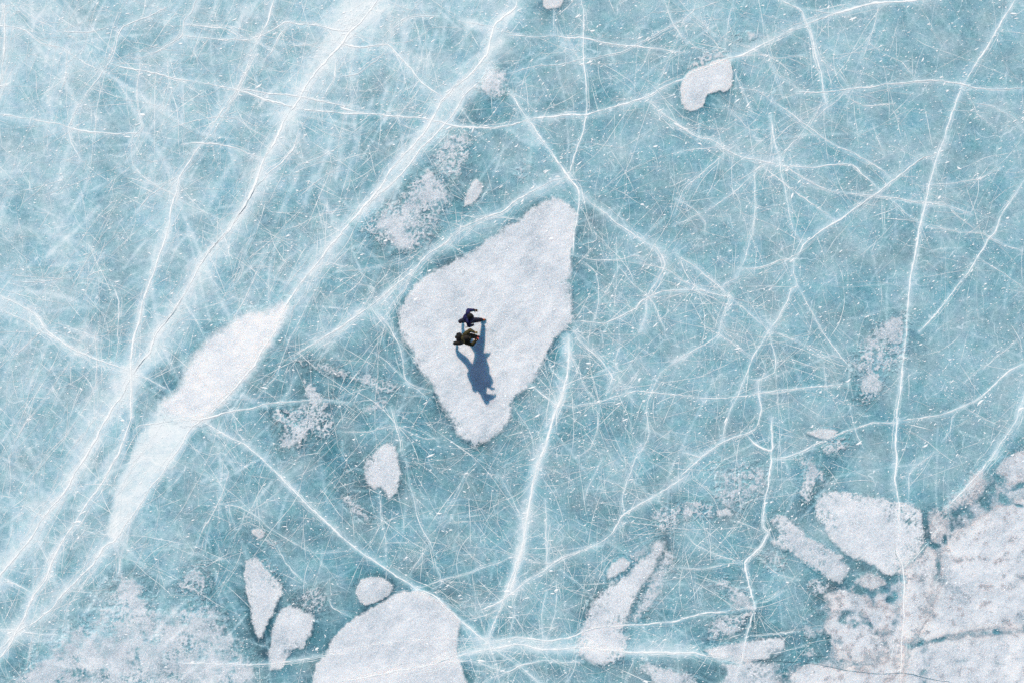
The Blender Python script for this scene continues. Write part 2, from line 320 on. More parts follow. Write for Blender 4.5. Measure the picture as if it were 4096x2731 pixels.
 ("8:950,1440 930,1567", 8, .05, .35), ("8:1060,1380 1080,1567", 7, .05, .3), ("8:1150,1490 1000,1550 950,1580", 9, .05, .35), ("8:1610,1330 1600,1450 1540,1560", 9, .06, .35), ("8:2000,1360 1960,1480 1930,1567", 8, .05, .3),
 # right side
 ("3:2300,-20 2230,100 2160,230 2100,330 2000,480 1940,565", 20, .12, .5),
 ("3:1940,565 1900,680 1860,770 1830,880 1790,1000 1760,1080 1720,1230 1680,1400 1655,1520 6:1640,50 1620,200 1590,350 1580,470 1565,620", 22, .12, .55),
 ("6:1565,620 1555,800 1540,930 1520,1080 1505,1200 1495,1330 1490,1500 9:1490,100 1490,200 1510,400 1515,520", 26, .10, .6),
 ("9:1515,520 1500,610 1480,670 1530,760 1545,950 1545,1100 1525,1350 1520,1567", 16, .16, .7),
 ("3:820,620 1000,620 1170,600 1350,580 1550,555 1700,545 1800,545 1940,570 2100,600 2352,590", 16, .08, .45),
 ("3:690,-10 800,40 860,80 890,165 910,200 950,350 980,480 1000,600 1025,720", 15, .11, .5), ("3:910,180 990,390 1100,500 1180,590", 9, .07, .35), ("3:900,70 1000,85 1090,90", 11, .08, .4),
 ("3:1180,600 1100,680 1020,730 940,820", 11, .08, .42), ("3:1150,640 1280,720 1450,705 1520,720", 8, .06, .3),
 ("3:1770,1040 1680,1060 1600,1120 1500,1190 1380,1290 1250,1380 1150,1450 1050,1510 970,1567 6:870,130 830,200 800,235", 16, .10, .5),
 ("6:800,235 720,235 620,275 540,290 450,295", 14, .05, .45), ("6:800,235 800,320 830,410 790,430 760,510 700,630 640,710 540,870 500,970 450,1100 380,1240 340,1350 330,1450", 13, .10, .45),
 ("3:720,1110 940,1130 1100,1105 1200,1105 1270,1170 1370,1280", 12, .06, .42), ("3:720,1110 850,1190 950,1245 1080,1290 1250,1310 1450,1330 1700,1365 1850,1390 2000,1440", 12, .07, .42),
 ("3:710,1060 670,930 650,780", 12, .09, .45), ("3:710,1060 780,980 870,900", 9, .09, .38), ("3:710,1060 720,1160 750,1280 770,1400 810,1560 6:870,120", 12, .08, .42),
 ("3:630,1095 540,1160 545,1300 530,1567 6:510,100 480,220 450,295", 11, .08, .42), ("3:630,1095 700,1060", 12, .06, .4), ("3:540,1180 400,1300 200,1430 0,1520", 11, .09, .42), ("3:340,1030 180,1170 60,1290 0,1450", 10, .09, .4),
 ("3:670,690 780,760 900,850 1000,930 1100,990 1200,1030 1350,1110 1450,1190", 12, .09, .42), ("3:600,1120 720,1210 850,1320 1000,1420 1080,1480", 10, .07, .38), ("3:390,480 450,580 490,680 530,770", 11, .08, .4),
 ("3:400,600 550,610 660,690", 10, .08, .38), ("3:380,740 480,850 620,990", 9, .07, .35), ("3:600,390 700,510 780,560 850,620", 10, .07, .38), ("3:370,390 560,365 700,390 900,370", 8, .05, .3),
 ("3:150,-10 130,70 60,140 40,230", 11, .09, .42), ("3:400,0 370,130 350,260 340,330", 9, .08, .38), ("3:30,240 150,320 240,350", 9, .07, .35), ("3:120,80 200,160 280,240", 8, .06, .3), ("3:580,130 620,220 630,280", 8, .05, .3), ("3:1380,40 1330,220 1260,430", 7, .06, .25), ("3:1270,250 1400,360 1530,420 1630,540", 8, .09, .32), ("3:0,1030 150,1000 320,985", 9, .07, .35),
 ("3:0,1330 150,1420 210,1500 200,1567", 9, .07, .35), ("3:1000,700 900,850", 8, .06, .3), ("3:1330,830 1380,960 1420,1060", 7, .05, .25), ("3:1410,1360 1410,1567", 7, .05, .25), ("3:1450,1340 1560,1440 1650,1510", 9, .06, .35),
 ("3:2352,1220 2270,1340 2200,1450 2150,1567 6:2110,90 2040,220 1950,360 1850,480 1750,610 1650,720", 13, .07, .42), ("6:1680,10 1900,40 2070,55 2120,90 2230,140 2352,170", 10, .06, .38), ("6:2040,220 2200,320 2352,420", 9, .06, .32),
 ("3:2000,690 2150,720 2280,790 2352,890", 9, .06, .35), ("3:1940,570 2040,760 2150,860", 7, .06, .25), ("3:1700,1250 1850,1240 2050,1200 2200,1130", 8, .06, .3), ("3:1680,1500 1900,1560", 8, .05, .3),
 ("6:0,190 150,290 250,370 350,460 380,480 340,580 310,680 300,740 200,800 100,860 0,920", 12, .10, .45), ("6:0,350 150,420 280,465 380,485", 11, .08, .42), ("6:0,440 150,440 280,460", 11, .07, .4), ("6:300,740 400,800 520,880", 10, .06, .38), ("6:380,490 480,570 530,620 640,710", 9, .06, .35), ("6:440,310 430,350 330,400", 12, .08, .4),
 ("6:830,410 900,540 1000,720 1100,860 1200,970", 11, .07, .4), ("6:640,720 760,750 900,820 1000,890 1090,860", 11, .06, .4), ("6:640,720 680,900 680,990 570,1040 490,1030", 11, .07, .4), ("6:570,1040 570,1150 590,1240 560,1340 500,1390 400,1430 300,1470 180,1560 9:60,20", 14, .08, .48),
 ("6:490,1405 550,1470 650,1510 660,1420 660,1290", 18, .06, .5), ("6:650,1510 720,1440 820,1400", 9, .05, .35), ("6:650,1510 648,1567 9:650,70 635,230 610,340 600,450 605,520 630,560 570,660 520,710 480,760 490,860 520,970 540,1060", 28, .07, .55),
 ("9:540,1060 510,1160 480,1280 460,1400 420,1490 400,1580", 20, .06, .45), ("6:1495,1335 1340,1325 1220,1360 1120,1390 1000,1450 880,1510 750,1560 9:660,60", 15, .06, .48), ("6:1500,1308 1600,1305 1740,1285 1860,1250 1950,1210 2050,1160 2150,1070 2240,980 2352,930", 17, .07, .5),
 ("6:1950,1210 1870,1290 1850,1380 1800,1450", 9, .06, .35), ("6:1950,1210 2050,1290 2150,1330", 8, .06, .3), ("6:2352,730 2200,860 2060,970 1950,1060", 8, .06, .3), ("6:1190,960 1165,1080", 8, .05, .3), ("6:1180,1210 1220,1400 1270,1500", 9, .05, .35), ("6:1010,920 1030,1100 1050,1170", 8, .05, .3),
 ("6:2352,1140 2300,1300 2230,1420 2150,1540 9:2080,120 1950,260 1830,390", 14, .2, .55), ("9:1760,0 1640,100 1580,180 1570,350", 8, .14, .35), ("9:0,785 200,800 350,770 470,765", 10, .06, .4), ("9:80,560 150,640 250,690 450,760", 8, .06, .35), ("9:540,1030 640,1010 760,940", 11, .05, .4), ("9:620,560 520,520 380,470", 8, .06, .35), ("9:620,300 520,340 400,390", 8, .05, .3),
 ("9:480,1255 650,1240 850,1220", 10, .05, .35), ("9:460,1400 700,1360 900,1310", 9, .06, .3), ("9:560,720 700,840 850,870", 10, .06, .4), ("9:1540,790 1650,690 1710,620", 12, .08, .35),
]
# open, dark cracks: (line, width mm)
DARK_CRACKS = [
 ("9:470,1405 650,1415 850,1430 960,1438 1100,1467 1250,1492 1400,1502 1550,1497 1700,1532 1900,1567", 26),
 ("1:1800,1190 1730,1240 1690,1310 1640,1400 1560,1510", 18), ("4:1540,30 1420,170 1350,280", 14), ("4:1230,490 1150,610 1080,690", 16), ("4:990,880 930,945 905,985", 32), ("4:870,1060 800,1170", 16),
 ("9:1490,590 1478,670 1510,740 1530,780", 18), ("8:1640,1222 1760,1192 1900,1178", 12), ("3:1600,1118 1690,1058 1750,1040", 14), ("3:1390,1290 1150,1455", 11), ("3:920,152 1080,96", 12), ("6:1500,1312 1640,1300", 10), ("6:1330,1331 1480,1338", 10),
 ("8:650,1440 700,1418 760,1400", 14), ("2:470,850 540,880", 12),
]
# gaps and soft dark seams between and across the floes: (line, width m, depth)
CARVES = [
 ("9:1500,1120 1460,1220 1330,1210", .12, .6), ("9:1060,650 1010,580 960,570", .09, .8), ("9:1330,800 1400,850 1470,880", .10, .9), ("9:1530,860 1490,960 1440,1000", .14, .7), ("9:1800,720 1830,820 1790,900", .16, .5), ("9:1950,640 2050,600 2150,560", .12, .28), ("9:1880,1000 1980,1060 2100,1080", .14, .35),
 ("9:2352,700 2250,760 2180,850", .16, .3), ("9:1000,1250 1060,1270 1130,1310", .12, .6), ("9:1180,1000 1250,1020 1330,1010", .1, .3), ("9:1620,800 1680,900 1640,980", .14, .3), ("9:1860,1380 1960,1420 2060,1390 2200,1430", .14, .32), ("9:1240,1480 1300,1560", .12, .3), ("9:2150,240 2200,330 2260,350", .12, .8), ("9:1990,420 1900,470 1850,560", .14, .7),
 ("9:1180,910 1250,940 1330,965 1420,930 1490,880", .14, 1.0), ("9:1560,1310 1700,1290 1850,1260 2000,1225 2150,1215 2352,1205", .10, .55), ("9:1680,1290 1690,1400 1690,1567", .22, .5),
 ("9:1780,690 1775,800 1770,830", .08, .8), ("9:1770,840 1830,880 1900,920", .3, .42), ("9:1690,430 1700,560 1700,620 1760,650", .09, 1.0), ("9:1730,640 1800,650 1830,580", .08, .9),
 ("9:2352,225 2270,255 2190,280 2130,350 2050,400", .1, .8), ("9:2160,220 2120,320 2080,350", .28, 1.0), ("9:1900,470 1960,440", .3, 1.0), ("9:2260,350 2352,390", .05, .8),
 ("9:1140,1120 1200,1130", .26, .9), ("9:1250,1100 1290,1150 1330,1200", .10, .9), ("9:1000,1060 960,1180 1020,1290 980,1340", .3, .8), ("9:1340,1020 1350,1050", .06, 1.0), ("9:1870,860 1950,980 2020,1010", .35, .25), ("9:2200,850 2300,880 2352,860", .3, .3),
 ("9:700,1400 760,1450 740,1520", .35, .6), ("9:1440,1250 1400,1320 1370,1420", .2, .35), ("9:1160,720 1220,760 1280,800", .16, 1.0), ("9:1440,880 1500,890 1480,1000", .2, .8), ("9:1250,440 1060,540", .08, .25),
 ("9:880,560 1000,590", .10, .9), ("9:2000,960 2200,950", .3, .2), ("9:1650,1040 1800,1100 1950,1150", .3, .22), ("9:2340,1130 2352,1180", .2, .5), ("9:1900,1440 2100,1500", .4, .18), ("9:1830,1330 1900,1420", .3, .2),
]
# haze patches lying in the ice itself: outline, whiteness, edge softness (m)
PATCHES = [
 ("4:1350,1312 1250,1410 1160,1567 7:1000,270 860,480 770,610 730,570 740,430 780,250 870,80 4:880,1560 940,1400 1080,1330", .86, .14),
 ("4:1060,1210 1230,1240 1400,1250 1300,1350 1200,1470 1000,1450 980,1340", .85, .35),
 ("2:-60,300 60,250 180,90 260,0 100,-40 -100,100", .6, .35), ("2:1110,100 1190,60 1180,110 1120,200", .6, .06), ("2:1130,870 1280,815 1390,960 1330,1000 1270,980", .34, .05),
 ("8:880,1260 1400,1250 1600,1300 1600,1380 1000,1350", .2, .2), ("8:1600,1250 2000,1200 2352,1190 2352,1350 2000,1350", .14, .2), ("7:700,20 880,0 700,420 640,560 560,500", .1, .3),
 ("2:820,690 700,830 900,850 1250,800 1130,640", -.06, .15), ("4:960,900 1200,860 1230,1050 1080,1160 940,1080", -.14, .12), ("7:1550,900 1700,1250 1730,1400 1800,1400 1800,1180 1880,1000", -.14, .12),
]
BASE = np.array([
 [.66,.62,.58,.60,.66,.58,.50,.48,.50,.47,.46,.46],
 [.62,.60,.57,.54,.50,.48,.43,.44,.45,.47,.46,.46],
 [.60,.60,.56,.50,.45,.43,.43,.43,.45,.45,.45,.45],
 [.62,.58,.52,.48,.42,.40,.41,.43,.45,.45,.43,.44],
 [.58,.54,.47,.44,.39,.37,.40,.44,.44,.45,.42,.45],
 [.54,.52,.48,.40,.36,.38,.38,.43,.42,.42,.42,.42],
 [.55,.52,.45,.41,.39,.40,.42,.41,.40,.40,.38,.36],
 [.50,.46,.42,.38,.37,.38,.40,.39,.38,.37,.38,.38]], np.float32)

# ------------------------------------------------------------------ survey of the white floes frozen into the ice
# outline, thickness of snow cover (0..1), sponge (0 solid .. 1 honeycomb), edge raggedness m, relief m, label, options
FLOES = [
 dict(p="2:1455,1322 1510,1338 1570,1385 1612,1440 1602,1567 5:1592,100 1576,250 1570,400 1580,560 1588,650 1540,700 1470,770 1430,840 1390,905 1345,970 1320,1050 1270,1100 1220,1130 1180,1200 1150,1290 1112,1378 1060,1410 1000,1460 960,1470 920,1490 880,1460 820,1430 770,1350 735,1280 700,1210 660,1140 640,1070 560,980 512,900 490,830 432,770 415,700 407,600 430,530 480,450 520,390 600,340 640,310 720,270 830,210 920,160 1030,90 1150,0 2:1200,1490 1270,1430 1330,1385 1380,1345",
      t=.84, s=.22, e=.06, l="large pale kite-shaped floe with the two walkers standing on it", halo=.34, edge=.28),
 dict(p="3:45,600 55,545 95,490 180,450 250,418 300,402 350,400 376,412 392,480 388,575 362,612 335,622 300,610 262,628 232,634 208,660 206,690 190,720 150,742 110,752 75,740 50,690", t=.86, s=.05, e=.02, l="white boot-shaped floe below the long arcing crack at upper right", halo=.34, edge=.1),
 dict(p="3:90,480 100,430 180,370 280,325 340,345 370,395 280,410 180,450", t=.70, s=.55, e=.08, l="fuzzy porous white patch along the top of the boot-shaped floe", halo=.1, edge=.3),
 dict(p="2:1385,-60 1385,45 1410,62 1460,58 1500,45 1518,10 1520,-60", t=.84, s=.05, e=.02, l="small white floe cut off by the top edge of the picture", halo=.25, edge=.1),
 dict(p="2:1020,470 1135,465 1145,600 1120,660 1060,668 1000,640 935,600 980,520", t=.60, s=.42, e=.06, l="porous squarish floe above the long arcing crack near the top centre", halo=.22, edge=.3),
 dict(p="2:905,1225 935,1205 968,1240 978,1290 945,1335 900,1368 852,1390 856,1340 880,1280", t=.72, s=.15, e=.03, l="small grey-white oval floe just above the big kite-shaped floe", halo=.2, edge=.12),
 dict(p="2:700,920 790,880 870,885 910,930 890,1010 870,1100 830,1190 760,1215 700,1200 650,1160 640,1050 680,980", t=0.58, s=0.62, e=.12, l="honeycombed grey patch with dark holes below the long arc, left of centre", halo=.22, edge=.5),
 dict(p="2:600,1130 690,1200 760,1240 760,1300 720,1380 690,1460 660,1530 5:640,80 560,160 480,190 400,180 310,130 230,90 2:150,1550 230,1450 320,1400 400,1300 480,1230", t=0.62, s=0.60, e=.14, l="wide honeycombed white patch with frosted holes beside the second diagonal crack", halo=.22, edge=.5),
 dict(p="2:1210,1130 1250,1090 1290,1110 1280,1190 1230,1220 1180,1180", t=.34, s=.8, e=.08, l="faint porous speck of white ice above the kite-shaped floe", halo=.0, edge=.3),
 dict(p="4:2030,1030 2100,1060 2160,1130 2200,1180 2240,1290 2230,1400 2180,1420 2100,1400 2050,1460 1950,1500 1880,1500 1900,1400 1830,1280 1870,1230 1960,1230 2050,1170", t=0.66, s=0.58, e=.12, l="honeycombed white patch left of the lower half of the kite-shaped floe", halo=.26, edge=.45),
 dict(p="4:1930,890 2100,930 2200,925 2320,970 2350,1020 2250,1015 2150,985 2050,940", t=.52, s=.7, e=.1, l="thin porous white streak left of the walkers' floe", halo=.2, edge=.4),
 dict(p="5:-30,960 60,955 100,1000 250,1000 330,1030 400,1080 380,1120 280,1125 180,1080 100,1050 0,1025", t=0.62, s=0.52, e=.09, l="lacy white patch touching the left flank of the kite-shaped floe", halo=.2, edge=.4),
 dict(p="5:270,1160 340,1150 350,1200 290,1240 160,1260 230,1200", t=.52, s=.6, e=.08, l="small lacy white scrap below the patch beside the kite-shaped floe", halo=.1, edge=.35),
 dict(p="8:270,-10 330,-50 390,-20 400,60 422,120 415,220 400,290 340,350 330,300 290,262 240,275 200,220 178,130 190,60", t=.80, s=.28, e=.05, l="white tooth-shaped floe south-west of the kite-shaped floe's tip", halo=.24, edge=.2),
 dict(p="8:20,310 80,290 120,330 170,360 180,410 235,440 210,492 150,450 90,455 60,380", t=.62, s=.6, e=.07, l="ragged lacy white scrap left of the tooth-shaped floe", halo=.16, edge=.3),
 dict(p="8:42,85 75,75 85,130 120,190 70,190 45,140", t=.5, s=.5, e=.05, l="tiny porous scrap between the lacy scrap and the honeycombed patch", halo=.06, edge=.3),
 dict(p="7:1650,740 1720,722 1780,780 1850,850 1902,920 1890,980 1850,1070 1800,1170 1762,1250 1732,1268 1700,1200 1680,1070 1655,940 1635,830", t=.74, s=.22, e=.04, l="white shark-tooth triangle floe pointing down at lower left", halo=.3, edge=.15),
 dict(p="7:1730,730 1800,730 1850,790 1900,880 1900,930 1840,860 1780,790", t=.46, s=.9, e=.06, l="honeycombed fringe on the upper right side of the shark-tooth floe", halo=.05, edge=.3),
 dict(p="7:1890,1060 1960,1040 2040,1080 2110,1110 2112,1190 2080,1270 2040,1335 1960,1350 1925,1420 1890,1470 1820,1472 1802,1380 1820,1230 1860,1130", t=.76, s=.25, e=.05, l="white club-shaped floe right of the shark-tooth floe", halo=.28, edge=.18),
 dict(p="7:1960,1010 2040,930 2100,910 2150,915 2190,985 2180,1080 2100,1100 2030,1070", t=.45, s=.85, e=.09, l="grey honeycombed patch at the top of the club-shaped floe", halo=.1, edge=.4),
 dict(p="7:1690,540 1740,525 1785,545 1780,580 1740,595 1702,568", t=.72, s=.1, e=.03, l="tiny white floe alone above the shark-tooth floe", halo=.14, edge=.1),
 dict(p="7:1770,600 1830,590 1880,620 1840,650 1790,640", t=.36, s=.8, e=.05, l="tiny porous scrap touching the tiny lone floe", halo=.0, edge=.2),
 dict(p="8:130,920 160,870 220,850 290,855 350,885 376,925 350,970 300,1005 240,1028 190,1045 150,1020 124,960", t=.72, s=.06, e=.02, l="white dome-shaped floe above the big floe at the bottom", halo=.3, edge=.1),
 dict(p="8:30,1200 100,1140 200,1080 320,1010 400,960 520,940 600,960 700,1020 790,1090 822,1150 815,1240 790,1330 820,1400 840,1480 842,1660 -138,1660 -138,1430 -80,1380 -40,1270", t=.80, s=.12, e=.05, l="big white rounded floe cut off by the bottom edge, left of centre", halo=.32, edge=.15),
 dict(p="8:2140,615 2200,615 2180,700 2130,800 2060,900 2010,1000 1960,1100 1930,1180 1960,1250 1960,1340 1900,1430 1800,1450 1700,1420 1610,1400 1600,1320 1622,1220 1680,1080 1722,1000 1800,920 1900,850 2000,770 2080,690", t=.80, s=.30, e=.06, l="long white slanting floe at the bottom right of centre", halo=.28, edge=.35),
 dict(p="8:2200,630 2240,700 2250,800 2200,900 2150,1000 2080,1100 2000,1170 1960,1150 2010,1000 2080,880 2150,760", t=0.64, s=0.48, e=.12, l="grey honeycombed fringe right of the long slanting floe", halo=.1, edge=.5),
 dict(p="8:1810,805 1850,755 1920,722 1972,750 1960,790 1880,840 1812,872", t=.68, s=.2, e=.03, l="small white sliver floe at the upper left of the slanting floe", halo=.2, edge=.15),
 dict(p="8:1920,700 2000,660 2080,640 2120,600 2060,720 1990,760", t=.42, s=.6, e=.08, l="faint porous scrap between the sliver and the slanting floe", halo=.0, edge=.3),
 dict(p="8:2100,480 2130,420 2200,370 2300,340 9:0,340 150,350 280,380 380,400 380,450 200,455 60,470 8:2300,500 2200,560 2160,560", t=0.62, s=0.48, e=.12, l="lacy white arc of porous ice above the slanting floe", halo=.2, edge=.45),
 dict(p="8:2030,1470 2080,1430 2200,1460 2330,1480 9:0,1478 100,1500 170,1560 200,1660 8:2200,1660 2120,1560", t=.68, s=.45, e=.08, l="porous white floe cut off by the bottom edge right of the slanting floe", halo=.2, edge=.3),
 dict(p="9:990,1000 1060,930 1180,905 1230,830 1330,790 1460,850 1530,770 1690,630 1700,420 1800,390 1900,300 2000,150 2120,150 2180,70 2352,0 2500,-60 2500,1700 700,1700 760,1460 960,1420 1030,1320 1000,1180 930,1110", t=.60, s=.36, e=.14, l="crumbly crust of grey-white ice joining the floes in the lower right corner", rub=0.35, halo=.1, edge=.4, tn=-.04),
 dict(p="9:1000,280 1040,268 1100,280 1250,295 1380,310 1450,330 1600,370 1685,430 1685,560 1695,620 1640,700 1560,780 1520,850 1460,870 1330,800 1200,740 1100,650 1020,560 970,480 945,430 950,360", t=.78, s=.34, e=.05, l="large white block floe crossed by the long vertical crack at lower right", tn=.06, rub=0.1, halo=.12, edge=.25),
 dict(p="9:650,470 690,420 760,450 850,530 950,600 1050,660 1150,720 1188,780 1170,830 1110,900 1040,870 940,810 850,740 750,680 640,620 700,560", t=.74, s=.32, e=.05, l="white bar-shaped floe slanting down towards the right, left of the block floe", rub=0.08, halo=.12, edge=.2),
 dict(p="9:1240,870 1290,820 1350,840 1445,880 1450,915 1380,930 1330,950 1260,925", t=.72, s=.2, e=.05, l="small white floe wedged under the large block floe", rub=0.1, halo=.12, edge=.2),
 dict(p="9:1010,990 1060,940 1180,915 1260,950 1350,990 1440,985 1480,1080 1540,960 1540,800 1640,700 1710,640 1780,690 1770,850 1740,1000 1700,1150 1600,1300 1560,1420 1300,1430 1100,1400 1030,1300 1010,1150 940,1110 1020,1090", t=.82, s=.22, e=.10, l="broad snowy floe below the block floe", tn=.06, rub=0.22, halo=.12, edge=.35),
 dict(p="9:1780,700 1840,590 1920,505 2000,475 2100,400 2200,365 2352,325 2500,300 2500,1215 2352,1200 2150,1210 2000,1225 1850,1260 1700,1290 1600,1300 1680,1160 1740,1000 1775,850", t=.84, s=.12, e=.08, l="huge snow-covered floe cut off by the right edge", tn=.06, rub=0.26, halo=.12, edge=.3),
 dict(p="9:1600,1310 1850,1268 2000,1235 2352,1215 2500,1225 2500,1700 1500,1700 1540,1500 1560,1400", t=.78, s=.14, e=.08, l="snow-covered floe filling the bottom right corner", tn=.06, rub=0.28, halo=.12, edge=.35),
 dict(p="9:700,1660 760,1530 860,1450 960,1435 1100,1465 1300,1435 1550,1425 1540,1500 1500,1660", t=.84, s=.1, e=.06, l="white floe at the bottom edge under the dark open crack", tn=.06, rub=0.18, halo=.12, edge=.2),
 dict(p="9:2145,170 2180,80 2280,30 2352,10 2500,-60 2500,180 2352,215 2250,260 2190,225", t=.76, s=.22, e=.06, l="white floe at the right edge above the huge snow-covered one", rub=0.22, halo=.12, edge=.25),
 dict(p="9:1712,610 1705,500 1720,420 1800,400 1880,320 1950,250 2000,150 2050,130 2110,180 2140,230 2060,330 1950,420 1880,500 1800,600 1760,640", t=.72, s=.42, e=.09, l="slanting porous strip of white ice between the block floe and the right edge", rub=0.22, halo=.12, edge=.35),
 dict(p="9:200,1340 400,1292 600,1268 735,1262 742,1330 690,1400 500,1425 330,1410 230,1380", t=.74, s=.25, e=.05, l="flat white slab floe at the bottom crossed by the wandering crack", halo=.22, edge=.2),
 dict(p="9:330,1440 480,1420 700,1420 760,1460 720,1560 700,1660 300,1660 340,1540", t=.70, s=.25, e=.1, l="dull white floe at the bottom edge below the flat slab", rub=0.22, halo=.14, edge=.35),
 dict(p="9:215,1285 235,1180 300,1110 450,1095 545,1080 470,1180 430,1240", t=0.62, s=0.50, e=.1, l="honeycombed patch above the flat slab floe", halo=.2, edge=.4),
 dict(p="9:280,860 350,840 390,900 450,940 520,990 530,1060 430,1075 370,1060 350,960 290,930", t=0.56, s=0.48, e=.12, l="faint porous patch beside the wandering crack above the honeycombed one", halo=.06, edge=.4),
 dict(p="9:820,50 930,60 980,130 1030,190 960,240 920,360 870,370 830,260 870,200 840,120", t=0.64, s=0.42, e=.1, l="porous white patch above the bar-shaped floe", halo=.2, edge=.4),
 dict(p="6:890,1390 960,1370 1030,1365 1100,1385 1060,1430 970,1430", t=.78, s=.15, e=.03, l="small bright white scrap at the head of the porous patch on the right", halo=.16, edge=.15),
 dict(p="6:980,1450 1060,1430 1180,1395 1190,1470 1130,1520 1060,1560 990,1520", t=.56, s=.6, e=.07, l="lacy white patch just below the small bright scrap on the right", halo=.16, edge=.35),
 dict(p="9:250,120 400,110 560,80 610,160 600,290 520,340 380,390 260,330 300,220", t=0.46, s=0.55, e=.2, l="faint grey honeycombed patch left of the wandering crack", halo=.06, edge=.6),
 dict(p="6:1440,610 1560,575 1565,700 1540,900 1420,1000 1390,1150 1300,1200 1230,1170 1240,1030 1190,960 1200,900 1270,780 1350,680", t=0.58, s=0.52, e=.12, l="honeycombed patch beside the long vertical crack on the right", halo=.16, edge=.5),
 dict(p="9:880,880 950,850 1055,900 1030,960 960,985", t=.62, s=.45, e=.08, l="small porous floe below the bar-shaped floe", halo=.12, edge=.3),
 dict(p="9:560,700 640,670 740,720 760,790 690,820 580,760", t=.40, s=.85, e=.12, l="lacy grey patch under the tail of the bar-shaped floe", halo=.08, edge=.4),
 dict(p="7:660,1000 720,900 850,830 900,830 960,900 1000,1000 1080,1120 1180,1050 1300,1020 1480,1030 1540,1150 1620,1300 1700,1420 1730,1567 1730,1680 60,1680 180,1450 350,1330 440,1270 470,1170 620,1130", t=.64, s=.40, e=.25, l="wide crumbly grey-white field of porous ice in the bottom left corner", halo=.06, edge=.8, lf=.36, al=.88),
 dict(p="7:1180,900 1250,800 1340,750 1400,820 1430,900 1380,1000 1280,970 1200,950", t=.54, s=.75, e=.14, l="porous white clump above the crumbly field at lower left", halo=.16, edge=.4),
 dict(p="9:860,1370 920,1320 980,1340 960,1400 900,1400", t=.6, s=.3, e=.06, l="small dull scrap of floe right of the flat slab", halo=.05, edge=.25),
 dict(p="9:840,1240 900,1160 1000,1180 1010,1260 920,1300", t=.42, s=.8, e=.14, l="grey porous patch left of the broad snowy floe", halo=.1, edge=.4),
 dict(p="3:400,230 460,220 470,270 420,280", t=.42, s=.6, e=.06, l="small fuzzy white tuft above the boot-shaped floe", halo=.0, edge=.2),
 dict(p="3:495,225 545,215 550,255 510,268", t=.48, s=.4, e=.04, l="small fuzzy white tuft right of its twin above the boot-shaped floe", halo=.0, edge=.2),
]
DRIFT = dict(p="4:1800,575 1930,530 1895,620 1850,730 1785,830 1705,950 1580,1100 1430,1250 1330,1308 1200,1300 1080,1210 1200,1110 1260,960 1320,870 1400,780 1500,700 1600,630", t=.98, s=.03, e=.08, tn=.16, l="bright wind-packed snow drift lying between the two diagonal cracks", halo=.0, edge=.62)

# ------------------------------------------------------------------ fields on the ice lattice
ST = 0.044
X0, X1, Y0, Y1 = -23.6, 23.6, -16.4, 16.4
gx = np.arange(X0, X1 + 1e-6, ST); gy = np.arange(Y0, Y1 + 1e-6, ST)
NX, NY = len(gx), len(gy)
GX, GY = np.meshgrid(gx.astype(np.float32), gy.astype(np.float32))

def stroke(buf, P, width, amp=1.0):
    """max-blend a soft line into buf; width = gaussian sigma"""
    for i in range(len(P) - 1):
        a, b = P[i], P[i + 1]; r = 3.0 * width
        i0 = max(0, int((min(a[0], b[0]) - r - X0) / ST)); i1 = min(NX, int((max(a[0], b[0]) + r - X0) / ST) + 2)
        j0 = max(0, int((min(a[1], b[1]) - r - Y0) / ST)); j1 = min(NY, int((max(a[1], b[1]) + r - Y0) / ST) + 2)
        if i0 >= i1 or j0 >= j1: continue
        x = GX[j0:j1, i0:i1]; y = GY[j0:j1, i0:i1]; d = b - a; L2 = float(d @ d) + 1e-9
        t = np.clip(((x - a[0]) * d[0] + (y - a[1]) * d[1]) / L2, 0, 1)
        q = ((x - a[0] - t * d[0]) ** 2 + (y - a[1] - t * d[1]) ** 2) / (width * width)
        np.maximum(buf[j0:j1, i0:i1], amp * np.exp(-0.5 * q), out=buf[j0:j1, i0:i1])

def poly_sd(x, y, P):
    """signed distance, positive inside"""
    d2 = np.full(x.shape, 1e9, np.float32); ins = np.zeros(x.shape, bool); n = len(P)
    for i in range(n):
        a, b = P[i], P[(i + 1) % n]; d = b - a; L2 = float(d @ d) + 1e-12
        t = np.clip(((x - a[0]) * d[0] + (y - a[1]) * d[1]) / L2, 0, 1)
        d2 = np.minimum(d2, (x - a[0] - t * d[0]) ** 2 + (y - a[1] - t * d[1]) ** 2)
        if a[1] != b[1]:
            c = (y < a[1]) != (y < b[1])
            ins ^= c & (x < (b[0] - a[0]) * (y - a[1]) / (b[1] - a[1]) + a[0])
    return np.where(ins, np.sqrt(d2), -np.sqrt(d2))

def sample(A, x, y):
    fx = np.clip((np.asarray(x) - X0) / ST, 0, NX - 1.001); fy = np.clip((np.asarray(y) - Y0) / ST, 0, NY - 1.001)
    i = fx.astype(int); j = fy.astype(int); u = fx - i; v = fy - j
    return (A[j, i] * (1 - u) + A[j, i + 1] * u) * (1 - v) + (A[j + 1, i] * (1 - u) + A[j + 1, i + 1] * u) * v

def wobble(P, seed, amp=0.035):
    """natural jaggedness: push the line sideways with noise along its length"""
    d = np.gradient(P, axis=0); L = np.hypot(d[:, 0], d[:, 1]) + 1e-9; nrm = np.stack([-d[:, 1] / L, d[:, 0] / L], 1)
    s = np.cumsum(L)
    o = amp * vnoise(s * 1.1, s * 0 + seed * 3.7, 5) * 2 + amp * 0.8 * vnoise(s * 4.0, s * 0 + seed * 1.9, 6) + amp * .4 * vnoise(s * 9, s * 0 + seed * 1.3, 7)
    return P + nrm * o[:, None]

